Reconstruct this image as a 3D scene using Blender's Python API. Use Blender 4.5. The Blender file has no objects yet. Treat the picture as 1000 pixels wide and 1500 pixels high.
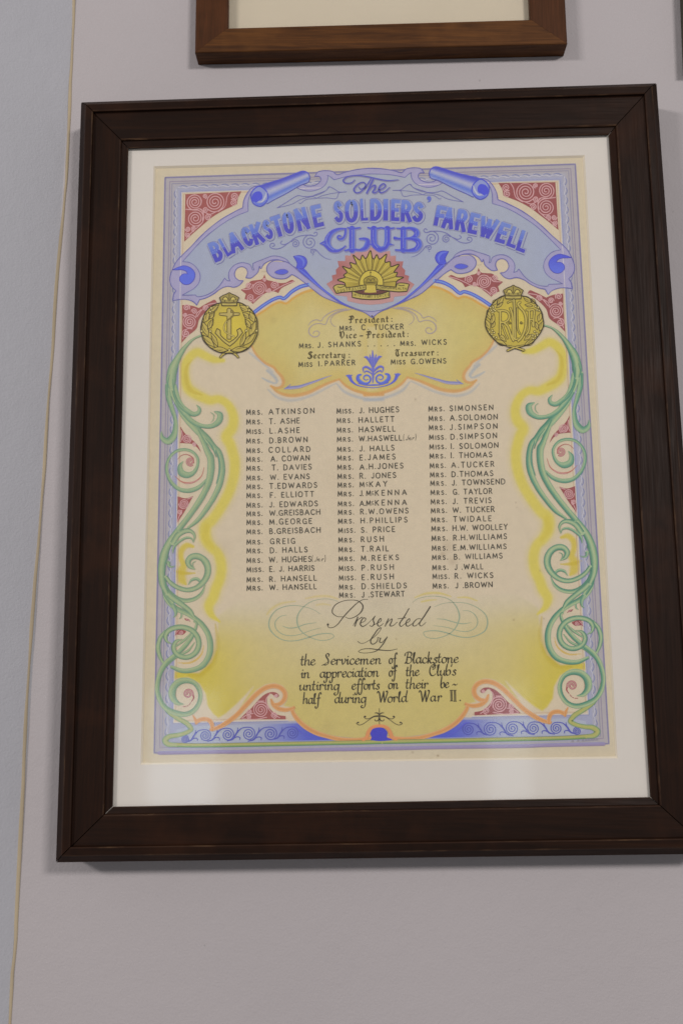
import bpy, math, random
import numpy as np
from mathutils import Vector, Matrix
from mathutils.geometry import delaunay_2d_cdt

random.seed(7)
rng = np.random.default_rng(7)
SC = bpy.context.scene

# ------------------------------------------------------------------ camera, world, lamps, exposure
CAM_R = np.array([0.9996344769780764, 0.024064130782609935, 0.012321933551402918])
CAM_U = np.array([-0.008293404027130323, -0.16084887196848985, 0.9869442030004061])
CAM_F = np.array([-0.025731923488354354, 0.9866856429461928, 0.16059050444359307])
CAM_C = np.array([0.2819553747978976, -0.9347443404431719, 1.6292891955141848])
FOCAL = 1400.0                      # in pixels of the 1000 x 1500 photograph
cam_d = bpy.data.cameras.new("camera")
cam = bpy.data.objects.new("camera", cam_d)
SC.collection.objects.link(cam)
m4 = Matrix.Identity(4)
for i in range(3):
    m4[i][0], m4[i][1], m4[i][2], m4[i][3] = CAM_R[i], CAM_U[i], -CAM_F[i], CAM_C[i]
cam.matrix_world = m4
cam_d.sensor_fit = 'VERTICAL'
cam_d.sensor_height = 36.0
cam_d.sensor_width = 24.0
cam_d.lens = 36.0 * FOCAL / 1500.0
cam_d.clip_start, cam_d.clip_end = 0.01, 100.0
SC.camera = cam

SC.render.engine = 'CYCLES'
SC.cycles.filter_width = 1.55
SC.view_settings.view_transform = 'Standard'
SC.view_settings.look = 'None'
SC.view_settings.exposure = 0.0
SC.view_settings.gamma = 1.0
SC.view_settings.use_curve_mapping = False

world = bpy.data.worlds.new("World")
SC.world = world
world.use_nodes = True
bg = world.node_tree.nodes["Background"]
bg.inputs[0].default_value = (0.99, 0.985, 0.975, 1)     # light bounced about the room
bg.inputs[1].default_value = 0.195

def lamp(name, loc, aim, sx, sy, watts, col):
    d = bpy.data.lights.new(name, 'AREA')
    d.shape = 'RECTANGLE'
    d.size, d.size_y, d.energy, d.color = sx, sy, watts, col
    o = bpy.data.objects.new(name, d)
    SC.collection.objects.link(o)
    o.location = loc
    o.rotation_euler = (Vector(aim) - Vector(loc)).to_track_quat('-Z', 'Y').to_euler()
    return o

# two fluorescent fittings in the room's ceiling, behind the camera to its left and right
lamp("ceiling_light", (-2.9, -3.6, 3.0), (0.3, 0, 1.6), 1.1, 0.4, 74, (1.0, 0.965, 0.93))
lamp("ceiling_light", (1.98, -3.6, 3.1), (0.3, 0, 1.6), 0.7, 0.4, 66, (1.0, 0.965, 0.93))
# two low daylit panes across the room, behind the camera: the picture glass shows them as faint streaks
lamp("daylit_pane", (-0.65, -4.2, 1.185), (-0.65, 0, 1.185), 0.36, 0.64, 2.3, (0.72, 0.86, 1.0))
lamp("daylit_pane", (1.03, -4.2, 1.24), (1.03, 0, 1.24), 0.22, 0.64, 1.0, (0.72, 0.88, 1.0))

# ------------------------------------------------------------------ helpers
def s2l(c):
    c = np.asarray(c, float) / 255.0
    return np.where(c <= 0.04045, c / 12.92, ((c + 0.055) / 1.055) ** 2.4)

KREF = 1.5
def alb(*c):
    """Base colour of a surface that reads as this colour in the room's light."""
    return np.clip(s2l(c) * KREF, 0, 0.92)

def at(px, py, depth):
    """Point at this distance in front of the wall (the plane y = 0) that the photograph shows at (px, py)."""
    px = np.asarray(px, float); py = np.asarray(py, float)
    v = CAM_F + np.multiply.outer((px - 500) / FOCAL, CAM_R) + np.multiply.outer((750 - py) / FOCAL, CAM_U)
    t = (-np.asarray(depth) - CAM_C[1]) / v[..., 1]
    return CAM_C + v * t[..., None]

COL = SC.collection
def link(name, mesh, mats=(), parent=None):
    for m in mats:
        mesh.materials.append(m)
    o = bpy.data.objects.new(name, mesh)
    COL.objects.link(o)
    if parent is not None:
        o.parent = parent
        o.matrix_parent_inverse = Matrix.Translation(parent.location).inverted()
    return o

def empty(name, loc, label, cat):
    o = bpy.data.objects.new(name, None)
    COL.objects.link(o)
    o.location = loc
    o.empty_display_size = 0.05
    o['label'] = label; o['category'] = cat
    return o

def mesh_from(name, verts, faces, mat_idx=None, smooth=False):
    me = bpy.data.meshes.new(name)
    me.from_pydata([tuple(map(float, v)) for v in verts], [], faces)
    if mat_idx is not None:
        me.polygons.foreach_set('material_index', mat_idx)
    if smooth:
        me.polygons.foreach_set('use_smooth', [True] * len(faces))
    me.update()
    return me

# ---- materials
def new_mat(name):
    m = bpy.data.materials.new(name)
    m.use_nodes = True
    nt = m.node_tree
    b = nt.nodes["Principled BSDF"]
    return m, nt, b

def N(nt, t, **kw):
    n = nt.nodes.new(t)
    for k, v in kw.items():
        setattr(n, k, v)
    return n

def mix_rgb(nt, fac, a, b, blend='MIX'):
    n = N(nt, 'ShaderNodeMix', data_type='RGBA', blend_type=blend)
    for sock, v in ((n.inputs[0], fac), (n.inputs[6], a), (n.inputs[7], b)):
        if hasattr(v, 'is_linked'):
            nt.links.new(v, sock)
        else:
            sock.default_value = v if isinstance(v, (int, float)) else (*v, 1)[:4]
    return n.outputs[2]

def noise(nt, scale, detail=4, rough=0.55, vec=None, dist=0.0):
    n = N(nt, 'ShaderNodeTexNoise')
    n.inputs['Scale'].default_value = scale
    n.inputs['Detail'].default_value = detail
    n.inputs['Roughness'].default_value = rough
    n.inputs['Distortion'].default_value = dist
    if vec is not None:
        nt.links.new(vec, n.inputs['Vector'])
    return n.outputs['Fac']

def ramp(nt, fac, lo, hi, a=0.0, b=1.0):
    n = N(nt, 'ShaderNodeMapRange')
    nt.links.new(fac, n.inputs[0])
    for i, v in enumerate((lo, hi, a, b)):
        n.inputs[i + 1].default_value = v
    return n.outputs[0]

def bump(nt, b, h, strength, dist):
    n = N(nt, 'ShaderNodeBump')
    n.inputs['Strength'].default_value = strength
    n.inputs['Distance'].default_value = dist
    nt.links.new(h, n.inputs['Height'])
    nt.links.new(n.outputs[0], b.inputs['Normal'])

def obj_vec(nt, scale=(1, 1, 1)):
    tc = N(nt, 'ShaderNodeTexCoord')
    mp = N(nt, 'ShaderNodeMapping')
    mp.inputs['Scale'].default_value = scale
    nt.links.new(tc.outputs['Object'], mp.inputs[0])
    return mp.outputs[0]

def wall_mat(name, c, rough_=0.55, smudges=()):
    m, nt, b = new_mat(name)
    v = obj_vec(nt)
    big = noise(nt, 3.5, 3, 0.6, v)
    c = np.array(c)
    col = mix_rgb(nt, ramp(nt, big, 0.3, 0.7), c * 0.975, c * 1.02)
    spots = noise(nt, 55, 3, 0.5, v)
    col = mix_rgb(nt, ramp(nt, spots, 0.70, 0.82, 0, 0.16), col, c * 0.6)
    for (px_, py_, r, k) in smudges:                       # small dirty knocks in the paint
        ds = N(nt, 'ShaderNodeVectorMath', operation='DISTANCE')
        nt.links.new(v, ds.inputs[0]); ds.inputs[1].default_value = tuple(float(q) for q in at(px_, py_, 0))
        wob = N(nt, 'ShaderNodeMath', operation='MULTIPLY_ADD')
        nt.links.new(noise(nt, 600, 3, 0.6, v), wob.inputs[0]); wob.inputs[1].default_value = r * 1.6; nt.links.new(ds.outputs['Value'], wob.inputs[2])
        col = mix_rgb(nt, ramp(nt, wob.outputs[0], r * 1.0, r * 1.9, k, 0.0), col, c * 0.45)
    nt.links.new(col, b.inputs['Base Color'])
    b.inputs['Roughness'].default_value = 0.62
    b.inputs['Specular IOR Level'].default_value = 0.25
    h1 = noise(nt, 420, 3, 0.6, v)
    h2 = noise(nt, 60, 3, 0.5, v)
    ad = N(nt, 'ShaderNodeMath', operation='MULTIPLY_ADD')
    nt.links.new(h2, ad.inputs[0]); ad.inputs[1].default_value = 1.6; nt.links.new(h1, ad.inputs[2])
    bump(nt, b, ad.outputs[0], rough_, 0.0014)
    return m

def wood_mat(name, axis, dark, mid, light, rough, fine=1.0, wear=0.0, spec=0.4):
    m, nt, b = new_mat(name)
    sc = [38, 38, 38]; sc[axis] = 2.2
    v = obj_vec(nt, tuple(s * fine for s in sc))
    g1 = noise(nt, 2.0, 6, 0.65, v, 0.6)
    sc2 = [400, 400, 400]; sc2[axis] = 14
    v2 = obj_vec(nt, tuple(sc2))
    g2 = noise(nt, 1.5, 3, 0.6, v2)
    v3 = obj_vec(nt, (9, 9, 9))
    g3 = noise(nt, 1.6, 4, 0.6, v3)
    col = mix_rgb(nt, ramp(nt, g1, 0.32, 0.68), dark, mid)
    col = mix_rgb(nt, ramp(nt, g2, 0.38, 0.66, 0.0, 0.62), col, dark)
    col = mix_rgb(nt, ramp(nt, g3, 0.5, 0.78, 0.0, 0.45), col, light)
    if wear:
        sc4 = [150, 150, 150]; sc4[axis] = 26
        w = noise(nt, 1.0, 5, 0.7, obj_vec(nt, tuple(sc4)))
        col = mix_rgb(nt, ramp(nt, w, 0.53, 0.70, 0.0, wear), col, alb(98, 74, 52))
    nt.links.new(col, b.inputs['Base Color'])
    rr = ramp(nt, g2, 0.3, 0.7, rough - 0.07, rough + 0.1)
    nt.links.new(rr, b.inputs['Roughness'])
    b.inputs['Specular IOR Level'].default_value = spec
    bump(nt, b, g2, 0.25, 0.0004)
    return m

def card_mat(name, c, var=0.03):
    m, nt, b = new_mat(name)
    v = obj_vec(nt)
    c = np.array(c)
    col = mix_rgb(nt, ramp(nt, noise(nt, 6, 4, 0.6, v), 0.3, 0.7), c * (1 - var), c * (1 + var))
    nt.links.new(col, b.inputs['Base Color'])
    b.inputs['Roughness'].default_value = 0.9
    b.inputs['Specular IOR Level'].default_value = 0.15
    bump(nt, b, noise(nt, 900, 2, 0.6, v), 0.15, 0.0003)
    return m

def paint_mat(name):
    """Gouache and ink on the sheet: pigment colours are kept per vertex, with brushy unevenness on top."""
    m, nt, b = new_mat(name)
    a = N(nt, 'ShaderNodeAttribute', attribute_name='pigment')
    v = obj_vec(nt)
    n1 = noise(nt, 900, 3, 0.6, v)
    n2 = noise(nt, 120, 3, 0.6, v)
    k = N(nt, 'ShaderNodeMath', operation='MULTIPLY')
    nt.links.new(ramp(nt, n1, 0.25, 0.75, 0.955, 1.045), k.inputs[0])
    nt.links.new(ramp(nt, n2, 0.25, 0.75, 0.965, 1.035), k.inputs[1])
    vm = N(nt, 'ShaderNodeVectorMath', operation='SCALE')
    nt.links.new(a.outputs['Color'], vm.inputs[0]); nt.links.new(k.outputs[0], vm.inputs['Scale'])
    nt.links.new(vm.outputs[0], b.inputs['Base Color'])
    b.inputs['Roughness'].default_value = 0.85
    b.inputs['Specular IOR Level'].default_value = 0.15
    bump(nt, b, noise(nt, 5.5, 2, 0.5, v), 0.35, 0.012)      # the old sheet is not quite flat
    return m

def glass_mat(name):
    m = bpy.data.materials.new(name)
    m.use_nodes = True
    nt = m.node_tree
    nt.nodes.remove(nt.nodes["Principled BSDF"])
    out = nt.nodes["Material Output"]
    tr = N(nt, 'ShaderNodeBsdfTransparent'); tr.inputs[0].default_value = (0.99, 0.985, 0.985, 1)
    gl = N(nt, 'ShaderNodeBsdfGlossy'); gl.inputs['Roughness'].default_value = 0.07
    fr = N(nt, 'ShaderNodeFresnel'); fr.inputs[0].default_value = 1.5
    mx = N(nt, 'ShaderNodeMixShader')
    geo = N(nt, 'ShaderNodeNewGeometry')          # one reflection per pane: at the face turned to the light
    inv = N(nt, 'ShaderNodeMath', operation='SUBTRACT'); inv.inputs[0].default_value = 1.0
    nt.links.new(geo.outputs['Backfacing'], inv.inputs[1])
    fm = N(nt, 'ShaderNodeMath', operation='MULTIPLY')
    nt.links.new(fr.outputs[0], fm.inputs[0]); nt.links.new(inv.outputs[0], fm.inputs[1])
    nt.links.new(fm.outputs[0], mx.inputs[0])
    nt.links.new(tr.outputs[0], mx.inputs[1]); nt.links.new(gl.outputs[0], mx.inputs[2])
    # a thin uneven pale film: the pane's veil of reflected light, put in as colour
    df = N(nt, 'ShaderNodeBsdfDiffuse'); df.inputs[0].default_value = (0.8, 0.8, 0.8, 1)
    m2 = N(nt, 'ShaderNodeMixShader')
    nt.links.new(ramp(nt, noise(nt, 9, 5, 0.6, obj_vec(nt)), 0.3, 0.75, 0.010, 0.032), m2.inputs[0])
    nt.links.new(mx.outputs[0], m2.inputs[1]); nt.links.new(df.outputs[0], m2.inputs[2])
    nt.links.new(m2.outputs[0], out.inputs['Surface'])
    return m

M_WALL = wall_mat('painted_plaster', alb(157, 150.5, 152.5), 0.36, [(702, 118, 0.0014, 0.5), (300, 1385, 0.0011, 0.3), (760, 1420, 0.0008, 0.3), (985, 310, 0.0012, 0.25)])
M_SIDE = wall_mat('painted_plaster_blue_lit', alb(158, 157, 163), 0.28)  # bluish window light on this wall is put into its paint colour
DK, MD, LT = alb(19, 8, 4), alb(35, 18, 9), alb(52, 27, 13)
M_DX = wood_mat('dark_stained_wood_grain_x', 0, DK, MD, LT, 0.5, spec=0.12)
M_DZ = wood_mat('dark_stained_wood_grain_z', 2, DK, MD, LT, 0.5, spec=0.12)
M_WX = wood_mat('worn_edge_wood_grain_x', 0, MD, alb(48, 33, 25), alb(64, 45, 33), 0.55, wear=0.4, spec=0.15)
M_WZ = wood_mat('worn_edge_wood_grain_z', 2, MD, alb(40, 26, 19), alb(58, 36, 24), 0.55, wear=0.35, spec=0.15)
BD, BM, BL = alb(50, 27, 10), alb(90, 54, 22), alb(104, 66, 30)
M_BX = wood_mat('brown_wood_grain_x', 0, BD, BM, BL, 0.55, 2.6, spec=0.2)
M_BZ = wood_mat('brown_wood_grain_z', 2, BD, alb(74, 40, 18), alb(86, 48, 24), 0.55, 2.6, spec=0.2)
M_MAT = card_mat('mat_board_card', alb(195, 190, 183), 0.025)
M_CORE = card_mat('mat_board_bevel', alb(204, 196, 180))
M_CREAM = card_mat('cream_card', alb(185, 175, 155))
M_BLACKFR = card_mat('dark_green_lacquer', alb(66, 64, 56))
M_BEAD = card_mat('yellowed_sealant', alb(154, 140, 118), 0.16)
M_PAINT = paint_mat('pigment_on_paper')
M_GLASS = glass_mat('picture_glass')

# ------------------------------------------------------------------ walls
CX, CZ = at(110, 0, 0)[0], None
wall_x0 = at(110, 0, 0)[0]
def grid_wall(name, origin, du, dv, nu, nv, mat):
    verts = [np.array(origin) + np.array(du) * i / nu + np.array(dv) * j / nv for j in range(nv + 1) for i in range(nu + 1)]
    faces = [(j * (nu + 1) + i, j * (nu + 1) + i + 1, (j + 1) * (nu + 1) + i + 1, (j + 1) * (nu + 1) + i) for j in range(nv) for i in range(nu)]
    o = link(name, mesh_from(name, verts, faces), [mat])
    o['kind'] = 'structure'
    return o
grid_wall('back_wall', (wall_x0, 0, 0.0), (3.2, 0, 0), (0, 0, 3.2), 4, 4, M_WALL)
CANT = math.radians(33)
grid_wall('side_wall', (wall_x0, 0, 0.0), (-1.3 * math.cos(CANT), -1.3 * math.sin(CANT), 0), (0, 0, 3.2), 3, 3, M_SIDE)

# yellowed sealant bead down the corner, a little wavy
bead_px = [(109.5, -40), (109, 0), (108.5, 30), (107, 60), (106, 90), (104, 120), (103, 160), (101, 210), (98, 265), (94, 310), (90, 350), (86, 390), (83.5, 420), (81.5, 450),
           (80, 480), (78.5, 510), (75.5, 548), (72, 590), (69, 635), (66, 690), (62, 745), (58, 800), (53.5, 850), (51.5, 880), (48.5, 920), (46.5, 955), (44, 995), (41, 1040),
           (38, 1100), (36, 1150), (33, 1200), (30, 1260), (27.5, 1310), (25.5, 1352), (25, 1375), (23, 1400), (20, 1425), (18.5, 1460), (16.5, 1500), (14, 1545)]
def bead():
    pts = np.array(bead_px, float)
    ys = np.arange(-40, 1546, 6.0)
    xs = np.interp(ys, pts[:, 1], pts[:, 0]) + np.cumsum(rng.normal(0, 0.12, len(ys))) * 0.25
    P = at(xs, ys, 0.0)
    wv = 0.00135 + 0.0005 * np.interp(np.arange(len(ys)), np.arange(0, len(ys) + 8, 8), rng.uniform(-1, 1, len(ys) // 8 + 2)[:len(np.arange(0, len(ys) + 8, 8))])
    verts, faces = [], []
    K = 7
    for p, w in zip(P, wv):
        dx = p[0] - wall_x0
        # the bead sits in the wall angle: where it strays left it lies on the canted wall
        base = np.array([p[0], 0.0, p[2]]) if dx >= 0 else np.array([p[0], dx * math.tan(CANT), p[2]])
        for k in range(K):
            a = math.pi * k / (K - 1)
            verts.append(base + np.array([math.cos(a) * w, -math.sin(a) * 0.0011 - 0.0001 - (abs(math.cos(a)) * 0.0008 if math.cos(a) < 0 and dx < 0.003 else 0), 0]))
    for i in range(len(P) - 1):
        for k in range(K - 1):
            a = i * K + k
            faces.append((a, a + 1, a + K + 1, a + K))
    o = link('sealant_bead', mesh_from('sealant_bead', verts, faces, smooth=True), [M_BEAD])
    o['label'] = 'thin wavy yellowed bead of sealant running down the wall corner'
    o['category'] = 'sealant'
bead()

# ------------------------------------------------------------------ frames
def quad3(px4, depth):
    return [at(p[0], p[1], depth) for p in px4]

def rails(outer, inner, profile, mats_x, mats_z, parent, gap=0.0005):
    """Four mitred rails between two quads (TL, TR, BR, BL); profile = (share of the width, height off the wall, worn)."""
    outer = [np.array([p[0], 0, p[2]]) for p in outer]
    inner = [np.array([p[0], 0, p[2]]) for p in inner]
    for k in range(4):
        a, b = k, (k + 1) % 4
        d = outer[b] - outer[a]; L = np.linalg.norm(d); d = d / L
        n_seg = 24
        verts, faces, idx = [], [], []
        np_ = len(profile)
        for s in range(n_seg + 1):
            for (t, h, wn) in profile:
                pa = outer[a] * (1 - t) + inner[a] * t + d * gap
                pb = outer[b] * (1 - t) + inner[b] * t - d * gap
                p = pa + (pb - pa) * s / n_seg
                verts.append((p[0], -h, p[2]))
        for s in range(n_seg):
            for j in range(np_ - 1):
                q = s * np_ + j
                faces.append((q, q + np_, q + np_ + 1, q + 1))
                idx.append(1 if profile[j + 1][2] else 0)
        # mitre ends
        faces.append(tuple(range(np_))); idx.append(0)
        faces.append(tuple(n_seg * np_ + j for j in reversed(range(np_)))); idx.append(0)
        horiz = k in (0, 2)
        link('frame_rail', mesh_from('frame_rail', verts, faces, idx), mats_x if horiz else mats_z, parent)

RISE = 0.027
PROFILE = [(0.0, 0.0005, 0), (0.0, 0.0120, 0), (0.012, 0.0135, 1), (0.028, 0.0142, 0), (0.135, 0.0203, 0), (0.148, 0.0212, 1), (0.168, 0.0220, 1), (0.285, 0.0220, 0), (0.295, 0.0217, 1), (0.306, 0.0212, 1),
           (0.314, 0.0188, 0), (0.33, 0.0181, 0), (0.845, 0.0174, 0), (0.86, 0.0170, 1), (0.872, 0.0163, 1), (0.88, 0.0146, 0), (0.985, 0.0134, 0), (1.0, 0.0129, 1), (1.0, 0.0113, 0), (0.85, 0.0113, 0), (0.85, 0.0005, 0)]
PROFILE = [(t, h + (RISE if h > 0.001 else 0), w) for t, h, w in PROFILE]
MAT_D, SHEET_D = 0.0092 + RISE, 0.0071 + RISE
OUT = quad3([(119, 150), (961, 122), (1043, 1251), (82, 1263.5)], 0.0125 + RISE)
INN = quad3([(188, 217), (891, 197), (952, 1168), (165, 1182)], 0.0129 + RISE)
centre = sum(OUT) / 4
CERT = empty('framed_certificate', (float(centre[0]), 0.0, float(OUT[3][2])),
             'large dark brown wooden frame holding the painted roll of names with blue banner', 'framed certificate')
rails(OUT, INN, PROFILE, [M_DX, M_WX], [M_DZ, M_WZ], CERT)

def ring(name, o4, i4, ho, hi, mats, parent, bevel=None):
    """Flat card with a window; bevel = quad and height of the window's bevelled cut."""
    verts = [(p[0], -ho, p[2]) for p in o4] + [(p[0], -ho, p[2]) for p in i4]
    faces, idx = [], []
    for k in range(4):
        faces.append((k, (k + 1) % 4, 4 + (k + 1) % 4, 4 + k)); idx.append(0)
    if bevel:
        verts += [(p[0], -hi, p[2]) for p in bevel]
        for k in range(4):
            faces.append((4 + k, 4 + (k + 1) % 4, 8 + (k + 1) % 4, 8 + k)); idx.append(1)
    return link(name, mesh_from(name, verts, faces, idx), mats, parent)

def grow(q, m):
    c = sum(q) / 4
    return [p + np.array([np.sign(p[0] - c[0]) * m, 0, np.sign(p[2] - c[2]) * m]) for p in q]
WIN = [(228, 247), (853, 231), (900.5, 1108), (209.5, 1117.4)]
W3 = quad3(WIN, SHEET_D)
ring('mat_board', grow(quad3([(188, 217), (891, 197), (952, 1168), (165, 1182)], MAT_D), 0.006), grow(W3, 0.0015), MAT_D, SHEET_D + 0.0001, [M_MAT, M_CORE], CERT, bevel=W3)

def slab(name, q, h0, h1, mats, parent):
    verts = [(p[0], -h0, p[2]) for p in q] + [(p[0], -h1, p[2]) for p in q]
    faces = [(3, 2, 1, 0), (4, 5, 6, 7)] + [(k, (k + 1) % 4, 4 + (k + 1) % 4, 4 + k) for k in range(4)]
    return link(name, mesh_from(name, verts, faces), mats, parent)
slab('glass_pane', grow(INN, 0.005), 0.0100 + RISE, 0.0112 + RISE, [M_GLASS], CERT)
slab('backing_board', grow(INN, 0.005), 0.0030 + RISE, 0.0070 + RISE, [M_CREAM], CERT)

# the brown frame above: its lower half is in view
def upper_frame():
    D = 0.0217
    bl, br = at(285.6, 76.7, D), at(830.5, 63.7, D)
    e = (br - bl) / np.linalg.norm(br - bl)
    up = np.array([-e[2], 0, e[0]])
    H = 0.34
    outer = [bl + up * H, br + up * H, br, bl]
    ib, ic = at(334, 42, 0.0205), at(776, 29.5, 0.0205)
    inner = [ib + up * (H - 0.062), ic + up * (H - 0.062), ic, ib]
    root = empty('framed_picture', tuple(float(v) for v in ((bl + br) / 2 * np.array([1, 0, 1]))),
                 'plain mid brown wooden frame with cream card, hung above the big dark frame', 'framed picture')
    prof = [(0, 0.0006, 0), (0, 0.0206, 0), (0.012, 0.0213, 0), (0.04, 0.0217, 0), (0.95, 0.0217, 0), (0.985, 0.0213, 0), (1.0, 0.0206, 0), (1.0, 0.0135, 0), (0.7, 0.0135, 0), (0.7, 0.0006, 0)]
    rails(outer, inner, prof, [M_BX, M_BX], [M_BZ, M_BZ], root, 0.0001)
    slab('card', grow(inner, 0.006), 0.0070, 0.0100, [M_CREAM], root)
    slab('glass_pane', grow(inner, 0.006), 0.0112, 0.0124, [M_GLASS], root)
upper_frame()

def side_frame():
    D = 0.02
    a, b = at(995.0, 0, 0.0006), at(999.6, 112, 0.0006)
    up = (a - b) / np.linalg.norm(a - b)
    e = np.array([up[2], 0, -up[0]])
    bl = b
    w, H = 0.30, 0.40
    outer = [bl + up * H, bl + up * H + e * w, bl + e * w, bl]
    inner = [bl + up * (H - .02) + e * .02, bl + up * (H - .02) + e * (w - .02), bl + up * .02 + e * (w - .02), bl + up * .02 + e * .02]
    root = empty('dark_frame', (float(bl[0] + w / 2), 0, float(bl[2])), 'dark greenish picture frame, only a sliver of its edge showing upper right', 'picture frame')
    prof = [(0, 0.0006, 0), (0, 0.019, 0), (0.06, 0.02, 0), (0.94, 0.02, 0), (1, 0.019, 0), (1, 0.01, 0)]
    rails(outer, inner, prof, [M_BLACKFR, M_BLACKFR], [M_BLACKFR, M_BLACKFR], root, 0.0001)
    slab('card', grow(inner, 0.003), 0.004, 0.0098, [M_CREAM], root)
side_frame()

# ------------------------------------------------------------------ the illuminated sheet: drawing tools
# The design is drawn in the sheet's own plane. T() reads points off a close view of part of the sheet; every point is then laid on the sheet by at().
def T(x0, y0, pts, k=6.25):
    return [(x0 + p[0] / k, y0 + p[1] / k) + tuple(p[2:]) for p in pts]

# the painted outer rule of the border as a unit square (u to the right, v down)
BORD = [(241.6, 259.6), (842.4, 239.9), (891.7, 1090.0), (225.6, 1103.6)]
def homog(src, dst):
    A = []
    for (x, y), (X, Y) in zip(src, dst):
        A.append([x, y, 1, 0, 0, 0, -X * x, -X * y, -X]); A.append([0, 0, 0, x, y, 1, -Y * x, -Y * y, -Y])
    return np.linalg.svd(np.array(A))[2][-1].reshape(3, 3)
H_UV = homog([(0, 0), (1, 0), (1, 1), (0, 1)], BORD)
H_PX = np.linalg.inv(H_UV)
def hmap(H, p):
    p = np.asarray(p, float)
    q = p @ H[:, :2].T + H[:, 2]
    return q[..., :2] / q[..., 2:]
def uv(pts):                                  # border units (600 across, 845 down) -> photograph
    p = np.asarray([q[:2] for q in pts], float) / np.array([600.0, 845.0])
    r = hmap(H_UV, p)
    return [tuple(r[i]) + tuple(pts[i][2:]) for i in range(len(pts))]
def mirror(pts):
    p = hmap(H_PX, [q[:2] for q in pts]); p[:, 0] = 1 - p[:, 0]
    r = hmap(H_UV, p)
    return [tuple(r[i]) + tuple(pts[i][2:]) for i in range(len(pts))]

def catmull(pts, closed=False, step=1.6):
    """Smooth path through the points; a third value 1 marks a sharp corner."""
    n = len(pts)
    P = np.array([p[:2] for p in pts], float)
    sharp = [len(p) > 2 and p[2] == 1 for p in pts]
    out, tpar = [], []
    for i in range(n if closed else n - 1):
        j = (i + 1) % n
        h, g = (i - 1) % n, (j + 1) % n
        p1, p2 = P[i], P[j]
        p0 = 2 * p1 - p2 if (sharp[i] or (not closed and i == 0)) else P[h]
        p3 = 2 * p2 - p1 if (sharp[j] or (not closed and j == n - 1)) else P[g]
        L = np.linalg.norm(p2 - p1)
        m = max(2, int(math.ceil(L / step)))
        d0 = max(np.linalg.norm(p1 - p0), 1e-6) ** 0.5; d1 = max(L, 1e-6) ** 0.5; d2 = max(np.linalg.norm(p3 - p2), 1e-6) ** 0.5
        t0, t1 = 0.0, d0; t2 = t1 + d1; t3 = t2 + d2
        for s in range(m):
            t = t1 + (t2 - t1) * s / m
            a1 = (t1 - t) / (t1 - t0) * p0 + (t - t0) / (t1 - t0) * p1
            a2 = (t2 - t) / (t2 - t1) * p1 + (t - t1) / (t2 - t1) * p2
            a3 = (t3 - t) / (t3 - t2) * p2 + (t - t2) / (t3 - t2) * p3
            b1 = (t2 - t) / (t2 - t0) * a1 + (t - t0) / (t2 - t0) * a2
            b2 = (t3 - t) / (t3 - t1) * a2 + (t - t1) / (t3 - t1) * a3
            out.append((t2 - t) / (t2 - t1) * b1 + (t - t1) / (t2 - t1) * b2); tpar.append(i + s / m)
    if not closed:
        out.append(P[-1]); tpar.append(n - 1)
    return np.array(out), np.array(tpar)

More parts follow.
